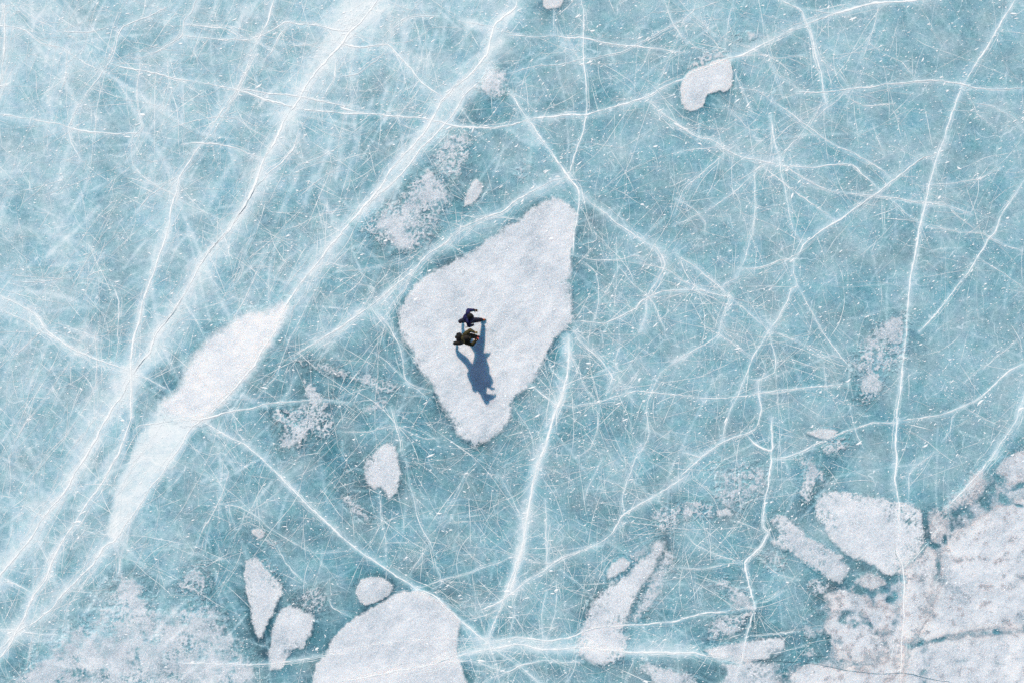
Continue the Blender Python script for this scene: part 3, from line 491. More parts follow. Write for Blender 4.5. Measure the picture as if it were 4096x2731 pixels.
HAZE = np.zeros((NY, NX), np.float32)          # fracture haze in the ice
TMP = np.zeros_like(HAZE)
def add_haze(Q, seed, layers, mf):
    r = 3.2 * max(l[0] for l in layers)
    i0 = max(0, int((Q[:, 0].min() - r - X0) / ST)); i1 = min(NX, int((Q[:, 0].max() + r - X0) / ST) + 2)
    j0 = max(0, int((Q[:, 1].min() - r - Y0) / ST)); j1 = min(NY, int((Q[:, 1].max() + r - Y0) / ST) + 2)
    if i0 >= i1 or j0 >= j1: return
    sl = (slice(j0, j1), slice(i0, i1)); x, y = GX[sl], GY[sl]
    mod = np.clip(0.92 + 0.9 * vnoise(x * mf + seed * 5.1, y * mf, 40) + 0.7 * vnoise(x * 4, y * 4 + seed, 41), 0.2, 1.6)
    for w_, a_ in layers:
        TMP[sl] = 0; stroke(TMP, Q, w_, a_); HAZE[sl] = 1 - (1 - HAZE[sl]) * (1 - np.clip(TMP[sl] * mod, 0, .95)); TMP[sl] = 0
crack_lines = []
for ci, (s, w, g, a) in enumerate(CRACKS):
    P = wobble(smooth(pts(s), 0.07, bow=0.45), ci, .04); a = a * (1 if w > 11 else .75)
    crack_lines.append((P, w))
    Q = P[::4] if len(P) > 12 else P
    if len(Q) < 2 or not np.allclose(Q[-1], P[-1]): Q = np.vstack([Q, P[-1:]])
    add_haze(Q, ci, [(g * 0.85, a * 0.36), (max(g * 0.28, 0.022), a * 0.62)], 1.3)
    d = np.gradient(Q, axis=0); nr = np.stack([-d[:, 1], d[:, 0]], 1) / (np.hypot(d[:, 0], d[:, 1])[:, None] + 1e-9)
    sl_ = np.cumsum(np.hypot(d[:, 0], d[:, 1])); off = g * (1.0 if ci % 2 else -1.0) * (0.8 + 1.6 * vnoise(sl_ * .35, sl_ * 0 + ci, 44))
    add_haze(Q + nr * off[:, None], ci + 400, [(g * 0.9, a * 0.30)], .8)
def walk(x, y, ang, length, bend, st=0.11):
    n = max(4, int(length / st)); th = ang; cur = rng.normal(0, bend); out = [(x, y)]
    for k in range(n):
        cur = cur * 0.93 + rng.normal(0, bend * 0.35); th += cur * st + rng.normal(0, 0.05)
        x += math.cos(th) * st; y += math.sin(th) * st; out.append((x, y))
    return np.array(out)
for q in range(900):
    x = rng.uniform(-23, 23); y = rng.uniform(-16, 16); left = x < -6 + 0.45 * y
    if not left and rng.random() < 0.45: continue
    ang = rng.choice([1.05, 1.0, 2.75, 1.3]) + rng.normal(0, .35) if (left and rng.random() < .7) else rng.uniform(0, math.pi)
    P = walk(x, y, ang, float(np.clip(rng.lognormal(0.8, 0.6), 0.6, 7)), rng.choice([.02, .05, .12]), 0.3)
    w_ = rng.uniform(.026, .085) if left else rng.uniform(.022, .040)
    add_haze(P, q + 1000, [(w_, rng.uniform(.12, .36) if left else rng.uniform(.08, .26))], 1.1)

CARVE = np.zeros_like(HAZE)
for ci, (s, w, d) in enumerate(CARVES):
    b_ = np.zeros_like(HAZE); stroke(b_, wobble(smooth(pts(s), 0.15), 300 + ci, 0.10), w, d); CARVE = np.maximum(CARVE, b_)

cx = np.linspace(-GW / 2 + GW / 24, GW / 2 - GW / 24, 12); gh = GW * 2731 / 4096; cy = np.linspace(gh / 2 - gh / 16, -gh / 2 + gh / 16, 8)
fx = np.clip(np.interp(gx, cx, np.arange(12)), 0, 10.999); fy = np.clip(np.interp(-gy, -cy, np.arange(8)), 0, 6.999)
ix = fx.astype(int); iy = fy.astype(int); ux = sstep(0, 1, fx - ix)[None, :]; uy = sstep(0, 1, fy - iy)[:, None]
W = ((BASE[iy][:, ix] * (1 - ux) + BASE[iy][:, ix + 1] * ux) * (1 - uy) + (BASE[iy + 1][:, ix] * (1 - ux) + BASE[iy + 1][:, ix + 1] * ux) * uy).astype(np.float32)
warpx = 0.5 * fbm(GX * .6, GY * .6, 3, 2); warpy = 0.5 * fbm(GX * .6, GY * .6, 4, 2)
W -= 0.035
W += (0.16 + 0.03 * sstep(5, -12, GX - 0.35 * GY)) * fbm((GX + warpx) * .45, (GY + warpy) * .45, 8, 4, .55) + 0.07 * fbm(GX * 2.6, GY * 2.6, 9, 3, .7)
# milky wisps, mostly in the left half
lefty = sstep(5, -12, GX + 0.35 * GY * -1)
rid = np.clip(1 - np.abs(vnoise((GX + warpx) * .9, (GY + warpy) * .9, 21)) * 5, 0, 1) ** 2 * 0.5 + np.clip(1 - np.abs(vnoise((GX + warpy) * 2.1, (GY - warpx) * 2.1, 22)) * 4, 0, 1) ** 2 * 0.4
W += rid * (0.03 + 0.10 * lefty) - 0.065 * lefty - 0.02
for s, a, soft in PATCHES:
    P = pts(s); d = poly_sd(GX, GY, P) + 0.10 * fbm(GX * 1.7, GY * 1.7, 55, 3)
    k_ = sstep(-soft, soft, d)
    W = W + a * k_ if a < 0 else 1 - (1 - W) * (1 - a * k_ * (0.88 + 0.3 * fbm(GX * 1.2 + GY * .8, GY * 2.4 - GX, 57, 3)))

# ------------------------------------------------------------------ floes
floe_fields = []
def floe_field(d, idx, step=0.032):
    P = smooth(pts(d['p']), 0.25, True, .45)
    x0, y0 = P.min(0) - 0.4; x1, y1 = P.max(0) + 0.4
    x0 = max(x0, X0); y0 = max(y0, Y0); x1 = min(x1, X1); y1 = min(y1, Y1)
    xs = np.arange(x0, x1, step).astype(np.float32); ys = np.arange(y0, y1, step).astype(np.float32)
    x, y = np.meshgrid(xs, ys)
    e = d['e']; edge = d['edge']; S = d['s']
    sd = poly_sd(x, y, P) + e * 1.8 * fbm(x * 1.4, y * 1.4, 100 + idx, 2) + e * 1.4 * fbm(x * 5, y * 5, 200 + idx, 2) + 0.04 * vnoise(x * 11, y * 11, 250)
    op = np.clip(0.5 + sd / edge, -1, 1)
    # thaw holes with white walls between them, denser towards the rim
    wx = 0.5 * vnoise(x * 3, y * 3, 7) + 1.5 * vnoise(x * 1.2, y * 1.2, 9); wy = 0.5 * vnoise(x * 3, y * 3, 17) + 1.5 * vnoise(x * 1.2, y * 1.2, 19)
    f1, f2 = worley(x * 5.8 + wx, y * 5.8 + wy, 300 + idx); g1, g2 = worley(x * 11.5 + wx, y * 11.5 - wy, 400 + idx)
    rim = 1 - np.clip(sd / (edge * 2.2 + .25), 0, 1)
    amount = np.clip(S * 1.9 * (0.75 + 1.3 * fbm(x * .75, y * .75, 500 + idx, 3)) - 0.30 + rim * (0.15 + S * .7) * (S > .15), 0, 1.25)
    mixh = sstep(-.25, .25, vnoise(x * 1.1, y * 1.1, 520 + idx))
    hole = np.clip(0.75 * sstep(0.52, 0.14, f1) * mixh + 0.7 * sstep(0.50, 0.12, g1) * (1.1 - mixh) + 0.8 * sstep(-.1, .55, fbm(x * 4.2, y * 4.2, 530 + idx, 3, .65)) + .25 * fbm(x * 13, y * 13, 540, 1), 0, 1.2)
    op = op - hole * amount
    if d.get('lf'): op = op + d['lf'] * (fbm(x * .55, y * .55, 600 + idx, 3) * 1.3 + 0.9 * fbm(x * 2.2, y * 2.2, 620, 3)) * (op > 0.02)
    cv = sample(CARVE, x, y) * np.clip(0.8 + 1.3 * fbm(x * 2.2, y * 2.2, 700, 3), 0.1, 1.6)
    op = op - (1.15 + .5 * fbm(x * 3, y * 3, 710, 3)) * np.clip(cv - 0.16, 0, 1)
    return xs, ys, x, y, np.clip(op, -1, 1), cv

def halo(d, idx):
    """a ring of clear bubble-free ice round the floe"""
    P = smooth(pts(d['p']), 0.4, True)
    i0 = max(0, int((P[:, 0].min() - 1.6 - X0) / ST)); i1 = min(NX, int((P[:, 0].max() + 1.6 - X0) / ST)); j0 = max(0, int((P[:, 1].min() - 1.6 - Y0) / ST)); j1 = min(NY, int((P[:, 1].max() + 1.6 - Y0) / ST))
    sl = (slice(j0, j1), slice(i0, i1)); dd = -poly_sd(GX[sl], GY[sl], P)
    ring = np.exp(-np.clip(dd, 0, 9) / 0.30) * (0.8 + 1.0 * fbm(GX[sl] * .7, GY[sl] * .7, 950 + idx, 2))
    W[sl] -= d['halo'] * 0.70 * np.clip(ring, 0, 1)

def build_floe(name, d, idx, cat, group):
    xs, ys, x, y, op, cv = floe_field(d, idx)
    relief = d.get('r', 0.007)
    # each floe lies a hair higher than the one before it, so overlapping skins never share a plane
    z = sstep(-.12, .10, op) * (0.003 + 0.00010 * idx) + relief * sstep(0.05, .8, op) + (0.005 * (1 + 2.5 * d.get('rub', 0)) * fbm(x * 2.6, y * 2.6, 800, 3) + 0.004 * fbm(x * 9, y * 9, 810, 2)) * sstep(0, .6, op) + np.minimum(op + .02, 0) * 0.05
    thick = np.clip(op, 0, 1) * (0.45 + 0.62 * d['t']) * d.get('al', 1)
    tone = 0.395 + 0.28 * d['t'] + d.get('tn', 0) + 0.18 * fbm(x * .6, y * .6, 900 + idx, 3) + 0.14 * fbm((x * .8 + y * .6) * 1.1, (y * .8 - x * .6) * 2.6, 930, 3, .6) + 0.34 * np.clip(sample(HAZE, x, y), 0, 1) - 0.35 * np.clip(cv, 0, .6) - d.get('rub', 0) * (0.42 * sstep(.02, .5, fbm(x * .8, y * .8, 960, 4, .6)) + 0.30 * sstep(.05, .5, fbm(x * 2.2 + y, y * 2.2, 970, 4, .65)))
    white = sample(W, x, y)
    n, m = z.shape
    keep = z > -0.012
    q = keep[:-1, :-1] | keep[1:, :-1] | keep[:-1, 1:] | keep[1:, 1:]
    jj, ii = np.where(q)
    a = jj * m + ii; F = np.stack([a, a + 1, a + m + 1, a + m], 1)
    used = np.unique(F); remap = np.zeros(n * m, np.int32); remap[used] = np.arange(len(used))
    V = np.stack([x.ravel(), y.ravel(), z.ravel()], 1)[used]
    me = mesh_np(name, V, remap[F], {'thick': thick.ravel()[used], 'tone': tone.ravel()[used], 'white': white.ravel()[used]})
    o = link(name, me, M_FLOE, None, d['l'], cat, group)
    floe_fields.append((xs, ys, np.where(z > 0, z, 0).astype(np.float32)))
    return o

for i, d in enumerate(FLOES):
    if d['halo'] > 0: halo(d, i)
W = 1 - (1 - np.clip(W, 0, 1)) * (1 - np.clip(HAZE, 0, .97))
for i, d in enumerate(FLOES):
    build_floe('ice_floe', d, i, 'ice floe', 'white floes frozen into the lake ice')
build_floe('snow_drift', DRIFT, len(FLOES) + 1, 'snow drift', None)

def ground_z(x, y):
    x = np.asarray(x, float); y = np.asarray(y, float); z = np.zeros(x.shape)
    for xs, ys, zz in floe_fields:
        m = (x > xs[0]) & (x < xs[-2]) & (y > ys[0]) & (y < ys[-2])
        if not m.any(): continue
        s = xs[1] - xs[0]; u = (x[m] - xs[0]) / s; v = (y[m] - ys[0]) / s
        i = np.clip(u.astype(int), 0, len(xs) - 2); j = np.clip(v.astype(int), 0, len(ys) - 2); u = u - i; v = v - j
        h = (zz[j, i] * (1 - u) + zz[j, i + 1] * u) * (1 - v) + (zz[j + 1, i] * (1 - u) + zz[j + 1, i + 1] * u) * v
        z[m] = np.maximum(z[m], h)
    return z

# ------------------------------------------------------------------ the ice sheet, out to the horizon
far = np.array([1.0, 4, 12, 40, 120, 400, 1200, 3500])
ax = np.concatenate([gx[0] - far[::-1], gx, gx[-1] + far]); ay = np.concatenate([gy[0] - far[::-1], gy, gy[-1] + far])
AX, AY = np.meshgrid(ax, ay); AW = np.pad(W, 8, mode='edge')
AW[:8, :] = AW[-8:, :] = 0.46; AW[:, :8] = AW[:, -8:] = 0.46
nx = len(ax); jj, ii = np.meshgrid(np.arange(len(ay) - 1), np.arange(nx - 1), indexing='ij'); a = (jj * nx + ii).ravel()
ice = link('ice_sheet', mesh_np('ice_sheet', np.stack([AX.ravel(), AY.ravel(), np.zeros(AX.size)], 1), np.stack([a, a + 1, a + nx + 1, a + nx], 1), {'white': AW.ravel()}),
           M_ICE, kind='structure', label='turquoise frozen lake ice laced with white cracks')

# ------------------------------------------------------------------ cracks: low ridges of refrozen white ice
def ridge_verts(P, wid, lift=0.0012):
    d = np.gradient(P, axis=0); L = np.hypot(d[:, 0], d[:, 1]) + 1e-9; nr = np.stack([-d[:, 1] / L, d[:, 0] / L], 1)
    z = ground_z(P[:, 0], P[:, 1]) + rng.uniform(.0046, .0066)
    A = np.column_stack([P + nr * wid[:, None] / 2, z]); B = np.column_stack([P, z + lift]); D = np.column_stack([P - nr * wid[:, None] / 2, z])
    V = np.stack([A, B, D], 1).reshape(-1, 3); n = len(P); F = []
    k = np.arange(n - 1) * 3
    F = np.concatenate([np.stack([k, k + 1, k + 4, k + 3], 1), np.stack([k + 1, k + 2, k + 5, k + 4], 1)])
    return V, F

def widths(P, w, seed, floor=0.15):
    s = np.concatenate([[0], np.cumsum(np.hypot(*np.diff(P, axis=0).T))])
    n1 = vnoise(s * 0.5, s * 0 + seed * 2.3, 60); n2 = vnoise(s * 3.2, s * 0 + seed * 5.3, 61); n3 = vnoise(s * 8.5, s * 0 + seed, 62)
    k = np.clip(0.75 + 1.0 * n1 + 1.1 * n2 + 0.7 * n3, floor, 2.4)
    taper = np.clip(np.minimum(s, s[-1] - s) / 0.5, 0.15, 1)
    return w * k * taper

for ci, (P, w) in enumerate(crack_lines):
    inside = (np.abs(P[:, 0]) < 23.4) & (np.abs(P[:, 1]) < 16.2)
    P = P[inside]
    if len(P) < 3: continue
    V, F = ridge_verts(P, widths(P, w * 0.0020 + (0.006 if w > 12 else 0.0), ci))
    link('crack', mesh_np('crack', V, F), M_CRACK, ice)
for ci, (s, w) in enumerate(DARK_CRACKS):
    P = wobble(smooth(pts(s), 0.07), 900 + ci, 0.03)
    V, F = ridge_verts(P, widths(P, w * 0.0008, 900 + ci, 0.3), 0.0006); V[:, 2] += 0.005
    link('open_crack', mesh_np('open_crack', V, F), M_DARK, ice)

# hairlines: nobody could count them
dens = np.array([[.9,.9,.9,.9,1,.7,.6,.6,.7,.5,.3,.3],[1,1,1,1,.9,.7,.7,.9,1,.8,.5,.4],[1,1,1,.9,.8,.8,.9,.8,1,.8,.5,.5],[1,1,1,.9,.8,.9,1,1.2,1,.7,.5,.5],
                 [1,1,.9,.8,.8,.8,1.3,1.4,1,.7,.5,.5],[.9,.9,.8,.8,.8,1,1.3,1.3,1,.7,.5,.4],[.7,.7,.6,.6,.8,1,1.1,1.1,1,.7,.4,.3],[.6,.6,.5,.4,.6,1,1.1,1,.9,.6,.3,.2]])
HV, HF, hoff = [], [], 0
def add_hair(P, w, seed):
    global hoff
    wd = widths(P, w, seed, .25)[:, None]; d = np.gradient(P, axis=0); d /= np.hypot(d[:, 0], d[:, 1])[:, None] + 1e-9; nr = np.stack([-d[:, 1], d[:, 0]], 1)
    z = ground_z(P[:, 0], P[:, 1]) + rng.uniform(.0012, .0042); V = np.stack([np.column_stack([P + nr * wd / 2, z]), np.column_stack([P - nr * wd / 2, z])], 1).reshape(-1, 3)
    k = np.arange(len(P) - 1) * 2; F = np.stack([k, k + 1, k + 3, k + 2], 1)
    HV.append(V); HF.append(F + hoff); hoff += len(V)
cnt = 0; made = 0
nodes = [p for P, w in crack_lines for p in (P[0], P[-1], P[len(P) // 2], P[len(P) // 3])]
while made < 7000:
    if rng.random() < 0.45:
        p = nodes[rng.integers(len(nodes))]; x, y = p + rng.normal(0, 0.06, 2)
    else:
        x = rng.uniform(-23, 23); y = rng.uniform(-16, 16)
    c = int(np.clip((x + GW / 2) / GW * 12, 0, 11)); r = int(np.clip((gh / 2 - y) / gh * 8, 0, 7))
    left = x < -5 + 0.3 * y
    if rng.random() > dens[r, c] / 1.4 * (1.5 if left else 1): continue
    ang = rng.choice([1.05, 1.0, 2.75, 1.3]) + rng.normal(0, .35) if (left and rng.random() < .65) else rng.uniform(0, math.pi)
    if rng.random() < .5: ang += math.pi
    P = walk(x, y, ang, float(np.clip(rng.lognormal(0.45, 0.6), 0.4, 6)), rng.choice([.02, .05, .12, .3]), 0.15)
    ok = (np.abs(P[:, 0]) < 23.4) & (np.abs(P[:, 1]) < 16.2)
    P = P[ok]
    if len(P) < 4: continue
    gz = ground_z(P[:, 0], P[:, 1])
    if (gz > 0.008).mean() > 0.35 and rng.random() < 0.9: continue
    add_hair(P, float(rng.choice([.006, .008, .010, .015])), made); made += 1
# bundles of fine parallel fractures that make up the broad white bands
for ci, (P, w) in enumerate(crack_lines):
    g = CRACKS[ci][2]; L = len(P) * 0.07
    for q in range(int(L * (3.2 if g >= .2 else 1.3 if w >= 12 else .5))):
        m = int(rng.uniform(8, 50)); i0 = int(rng.integers(0, max(1, len(P) - m))); S_ = P[i0:i0 + m:2]
        if len(S_) < 4: continue
        d = np.gradient(S_, axis=0); nr = np.stack([-d[:, 1], d[:, 0]], 1) / (np.hypot(d[:, 0], d[:, 1])[:, None] + 1e-9)
        S_ = S_ + nr * (rng.normal(0, g * .75) + np.linspace(0, rng.normal(0, g * .7), len(S_)))[:, None] + rng.normal(0, .008, S_.shape)
        if (np.abs(S_[:, 0]) > 23.3).any() or (np.abs(S_[:, 1]) > 16.1).any(): continue
        add_hair(S_, float(rng.choice([.008, .011, .016])), 5000 + ci * 50 + q)
link('hairline_cracks', mesh_np('hairline_cracks', np.concatenate(HV), np.concatenate(HF)), M_HAIR, ice, kind='stuff')

# ------------------------------------------------------------------ wind-blown snow: fine grains and little crescent flecks
ALLP = np.concatenate([P for P, w in crack_lines]); ALLP = ALLP[(np.abs(ALLP[:, 0]) < 22.5) & (np.abs(ALLP[:, 1]) < 15.5)]
def grains(n, size, aspect, ang0, spread, weight, h=0.0008, onfloe=1.0, near=0):
    V = []; F = []; k = 0; out = 0
    while out < n:
        m = 20000
        x = rng.uniform(-23.2, 23.2, m); y = rng.uniform(-16, 16, m)
        if near: q = ALLP[rng.integers(len(ALLP), size=m)] + rng.normal(0, .22, (m, 2)); pick = rng.random(m) < near; x = np.where(pick, q[:, 0], x); y = np.where(pick, q[:, 1], y)
        keep = rng.random(m) < weight(x, y)
        if near: keep |= pick & (rng.random(m) < .35)
        x, y = x[keep], y[keep]
        if onfloe < 1: 
            gz = ground_z(x, y); kk = (gz < 0.006) | (rng.random(len(x)) < onfloe); x, y = x[kk], y[kk]
        x, y = x[:n - out], y[:n - out]; m = len(x); z = ground_z(x, y) + 0.0024 + rng.uniform(0, .001, m)
        a = ang0(x, y) + rng.normal(0, spread, m); s = size * rng.lognormal(0, .45, m); l = s * aspect * rng.uniform(.7, 1.5, m)
        ca, sa = np.cos(a), np.sin(a); bend = rng.normal(0, .35, m) * s
        # crescent: tail - belly - tail with a raised crest
        loc = [(-l, bend * 1.0), (-l * .3, s * .55), (l * .45, s * .5), (l, bend * 1.0), (l * .2, -s * .55), (-l * .4, -s * .45)]
        ring = [np.column_stack([x + u * ca - v * sa, y + u * sa + v * ca, z + 0.002]) for u, v in loc]
        top = np.column_stack([x, y, z + 0.002 + h * np.clip(s / size, .4, 2)])
        V.append(np.stack(ring + [top], 1).reshape(-1, 3)); b = (np.arange(m) + out) * 7
        for q in range(6): F.append(np.stack([b + q, b + (q + 1) % 6, b + 6], 1)[:, ::-1])
        out += m
    return np.concatenate(V), np.concatenate(F)
lean = lambda x, y: 0.35 + 0.25 * np.sin(x * .11 + y * .07)
V, F = grains(42000, 0.0150, 1.2, lean, .4, lambda x, y: np.clip(.75 + .5 * fbm(x * .3, y * .3, 71, 2), .2, 1))
link('snow_grains', mesh_np('snow_grains', V, F, None, False), M_SNOW, label='fine grains of frost and blown snow scattered over the ice', cat='snow', kind='stuff')
wf = lambda x, y: np.clip(sstep(-9, 1, x + .25 * y) * (.35 + .9 * np.clip(fbm(x * .35, y * .35, 72, 3), -.2, 1) + .3 * sstep(6, -2, np.abs(x - 3))) , .02, 1)
V, F = grains(5200, 0.0145, 2.4, lean, .22, wf, .0012, .06, .45)
link('snow_flecks', mesh_np('snow_flecks', V, F, None, False), M_SNOW, label='small white crescents of wind-blown snow on the blue ice', cat='snow', kind='stuff')
V, F = grains(330, 0.027, 2.1, lean, .35, wf, .002, .04, .7)
link('snow_tufts', mesh_np('snow_tufts', V, F, None, False), M_SNOW, label='larger white tufts of snow caught on the blue ice', cat='snow', kind='stuff')
# ------------------------------------------------------------------ the two walkers
def Z(zx, zy, h):
    """survey note of the close-up (origin 1760,1200, 7.84 per pixel) at height h to metres"""
    f = (H - h) / H
    return Vector(((1760 + zx / 7.84 - 2048) * K * f, (1365.5 - 1200 - zy / 7.84) * K * f, h))

def capsule(bm, p0, r0, p1, r1, n=14, rings=4, flat=(1, 1, 1)):
    p0 = Vector(p0); p1 = Vector(p1); d = p1 - p0
    d = d.normalized() if d.length > 1e-6 else Vector((0, 0, 1))
    u = d.orthogonal().normalized(); v = d.cross(u)
    prof = []
    for i in range(rings + 1):
        a = -math.pi / 2 + (math.pi / 2) * i / rings; prof.append((p0 + d * (r0 * math.sin(a)), max(r0 * math.cos(a), 1e-4)))
    for i in range(rings + 1):
        a = (math.pi / 2) * i / rings; prof.append((p1 + d * (r1 * math.sin(a)), max(r1 * math.cos(a), 1e-4)))
    rows = [[bm.verts.new(c + (u * math.cos(2 * math.pi * k / n) + v * math.sin(2 * math.pi * k / n)) * r) for k in range(n)] for c, r in prof]
    for A, B in zip(rows[:-1], rows[1:]):
        for k in range(n): bm.faces.new((A[k], A[(k + 1) % n], B[(k + 1) % n], B[k]))
    bm.faces.new(rows[0][::-1]); bm.faces.new(rows[-1])

def ellipsoid(bm, c, r, rot=(0, 0, 0)):
    from mathutils import Euler
    M = Matrix.Translation(c) @ Euler(rot).to_matrix().to_4x4() @ Matrix.Diagonal((*r, 1))
    bmesh.ops.create_icosphere(bm, subdivisions=3, radius=1, matrix=M)

def box(bm, c, size, rot=(0, 0, 0)):
    from mathutils import Euler
    M = Matrix.Translation(c) @ Euler(rot).to_matrix().to_4x4() @ Matrix.Diagonal((*size, 1))
    bmesh.ops.create_cube(bm, size=1, matrix=M)

def chain(bm, P, R):
    for i in range(len(P) - 1): capsule(bm, P[i], R[i], P[i + 1], R[i + 1])

def fuse(name, bm, base, voxel=0.012, it=6, folds=0.0, fold_f=28, seed=0):
    """weld overlapping shapes into one continuous skin"""
    for v in bm.verts: v.co -= base
    me = bpy.data.meshes.new(name); bm.to_mesh(me); bm.free()
    o = bpy.data.objects.new(name, me); C.objects.link(o)
    r = o.modifiers.new('r', 'REMESH'); r.mode = 'VOXEL'; r.voxel_size = voxel
    s_ = o.modifiers.new('s', 'SMOOTH'); s_.iterations = it; s_.factor = 0.5
    dg = bpy.context.evaluated_depsgraph_get(); out = bpy.data.meshes.new_from_object(o.evaluated_get(dg))
    bpy.data.objects.remove(o); bpy.data.meshes.remove(me)
    if folds:
        n = len(out.vertices); co = np.zeros(n * 3, np.float32); out.vertices.foreach_get('co', co); co = co.reshape(-1, 3)
        no = np.zeros(n * 3, np.float32); out.vertices.foreach_get('normal', no); no = no.reshape(-1, 3)
        k = vnoise(co[:, 0] * fold_f * .5 + co[:, 2] * fold_f, co[:, 1] * fold_f - co[:, 2] * 9, seed) + .5 * vnoise(co[:, 0] * fold_f * 2, co[:, 1] * fold_f * 2 + co[:, 2] * fold_f, seed + 3)
        co += no * (folds * k)[:, None]; out.vertices.foreach_set('co', co.ravel())
    out.polygons.foreach_set('use_smooth', np.ones(len(out.polygons), bool)); out.update(); out.name = name
    return out

def raw(name, bm, base, smooth_=False):
    for v in bm.verts: v.co -= base
    bmesh.ops.recalc_face_normals(bm, faces=bm.faces)
    me = bpy.data.meshes.new(name); bm.to_mesh(me); bm.free()
    if smooth_: me.polygons.foreach_set('use_smooth', np.ones(len(me.polygons), bool))
    return me

def cloth(name, col, rough=0.85):
    m, nt, b = new_mat(name)
    c = ramp(nt, noise(nt, 14, 4), [(0.3, tuple(v * .7 for v in col)), (0.7, tuple(v * 1.3 for v in col))])
    nt.links.new(c, b.inputs['Base Color']); b.inputs['Roughness'].default_value = rough; b.inputs['Specular IOR Level'].default_value = 0.2
    bm = N(nt, 'ShaderNodeBump', Strength=0.3, Distance=0.004); nt.links.new(noise(nt, 120, 3), bm.inputs['Height']); nt.links.new(bm.outputs[0], b.inputs['Normal'])
    return m
M_SKIN = plain('skin', (0.42, 0.24, 0.17), 0.5, .1, 40); M_NAVY = cloth('navy_jacket', (0.010, 0.012, 0.062)); M_NAVY2 = cloth('dark_quilted_trousers', (0.016, 0.016, 0.034))
M_BLACK = cloth('black_cloth', (0.008, 0.008, 0.009)); M_OLIVE = cloth('olive_jacket', (0.040, 0.034, 0.013)); M_BROWN = cloth('dark_brown_cloth', (0.014, 0.011, 0.009))
M_ORANGE = plain('orange_strap', (0.62, 0.14, 0.03), .6, .2, 60); M_RED = plain('red_lace', (0.50, 0.05, 0.03), .6, .2, 60); M_METAL = plain('crampon_steel', (0.30, 0.30, 0.31), .35, .2, 50); M_METAL.node_tree.nodes['Principled BSDF'].inputs['Metallic'].default_value = .8
M_TAN = cloth('tan_mitten', (0.17, 0.14, 0.06)); M_PALE = plain('pale_glove_tips', (0.55, 0.52, 0.40), .7, .15, 60); M_WHITE = plain('white_trim_and_highlight', (0.8, 0.8, 0.8), .6, .05, 40)
M_EYE = plain('eye', (0.05, 0.03, 0.02), .2, .1, 40); M_LIP = plain('lips', (0.35, 0.12, 0.10), .5, .1, 40)

def glove(parent, base, wrist, tip, up, side, mat, tipmat=None, curl=0.5):
    """palm, four fingers of unequal length, thumb from the side of the palm near its base"""
    d = (tip - wrist).normalized(); s_ = d.cross(up).normalized() * side; u = s_.cross(d).normalized() * side
    if u.z < 0: u = -u
    bm = bmesh.new()
    capsule(bm, wrist - d * .03, .036, wrist + d * .02, .034)
    for k in (-1.5, -.5, .5, 1.5): capsule(bm, wrist + d * .015 + s_ * k * .014, .020, wrist + d * .085 + s_ * k * .021, .0155)
    tips = []
    for k, L in zip((-1.5, -.5, .5, 1.5), (.060, .074, .080, .070)):
        a = wrist + d * .088 + s_ * k * .023; spread = d + s_ * k * .07
        b1 = a + (spread.normalized() - u * curl * .5).normalized() * L * .55; c1 = b1 + (spread.normalized() - u * curl * 1.4).normalized() * L * .5
        capsule(bm, a, .0125, b1, .0115); capsule(bm, b1, .0115, c1, .0095); tips.append((b1, c1))
    t0 = wrist + d * .03 + s_ * .036; t1 = t0 + (d * .55 + s_ * .85).normalized() * .045; t2 = t1 + (d * .9 + s_ * .25 - u * .3).normalized() * .038
    capsule(bm, t0, .016, t1, .0135); capsule(bm, t1, .0135, t2, .011)
    g = link('glove', fuse('glove', bm, base, .0055, 3), mat, parent)
    if tipmat:
        bm = bmesh.new()
        for b1, c1 in tips: capsule(bm, b1.lerp(c1, .25), .0135, c1, .0115, 8, 3)
        link('finger_tips', raw('finger_tips', bm, base, True), tipmat, g)
    return g

def boot(parent, base, ankle, heel, toe, mat, lace, label):
    d = (toe - heel).normalized(); side = d.cross(Vector((0, 0, 1))).normalized(); nrm = side.cross(d).normalized()
    if nrm.z < 0: nrm = -nrm
    bm = bmesh.new(); h_ = heel + nrm * .05; t_ = toe + nrm * .038
    capsule(bm, h_, .042, h_.lerp(t_, .55), .047); capsule(bm, h_.lerp(t_, .5), .047, t_ - d * .03, .038)
    capsule(bm, h_ + d * .035, .045, ankle, .052)
    b = link('boot', fuse('boot', bm, base, .009, 4), mat, parent, label=label)
    for k in (.28, .46, .62, .78):                            # straps and laces over the instep
        bm = bmesh.new(); c = h_.lerp(t_, k); r = .052 - .010 * k
        for q in range(7):
            a0 = math.pi * (q / 7 - .0); a1 = math.pi * ((q + 1) / 7)
            capsule(bm, c + side * r * math.cos(a0) + nrm * r * math.sin(a0), .009, c + side * r * math.cos(a1) + nrm * r * math.sin(a1), .009, 6, 2)
        link('strap', raw('strap', bm, base, True), lace, b)
    bm = bmesh.new()                                          # crampon: frame under the sole, down-points and front points
    for sg in (-1, 1): capsule(bm, heel + nrm * .008 + side * sg * .036, .006, toe + nrm * .008 + side * sg * .032, .006, 6, 2)
    for k in (.05, .3, .6, .9):
        c = heel.lerp(toe, k) + nrm * .008; capsule(bm, c - side * .036, .005, c + side * .036, .005, 6, 2)
        for sg in (-1, 1): capsule(bm, c + side * sg * .035, .006, c + side * sg * .04 - nrm * .018, .0015, 6, 2)
    for sg in (-.6, .6): capsule(bm, toe + nrm * .008 + side * sg * .03, .007, toe + d * .035 - nrm * .004 + side * sg * .035, .002, 6, 2)
    link('crampon', raw('crampon', bm, base, True), M_METAL, b)

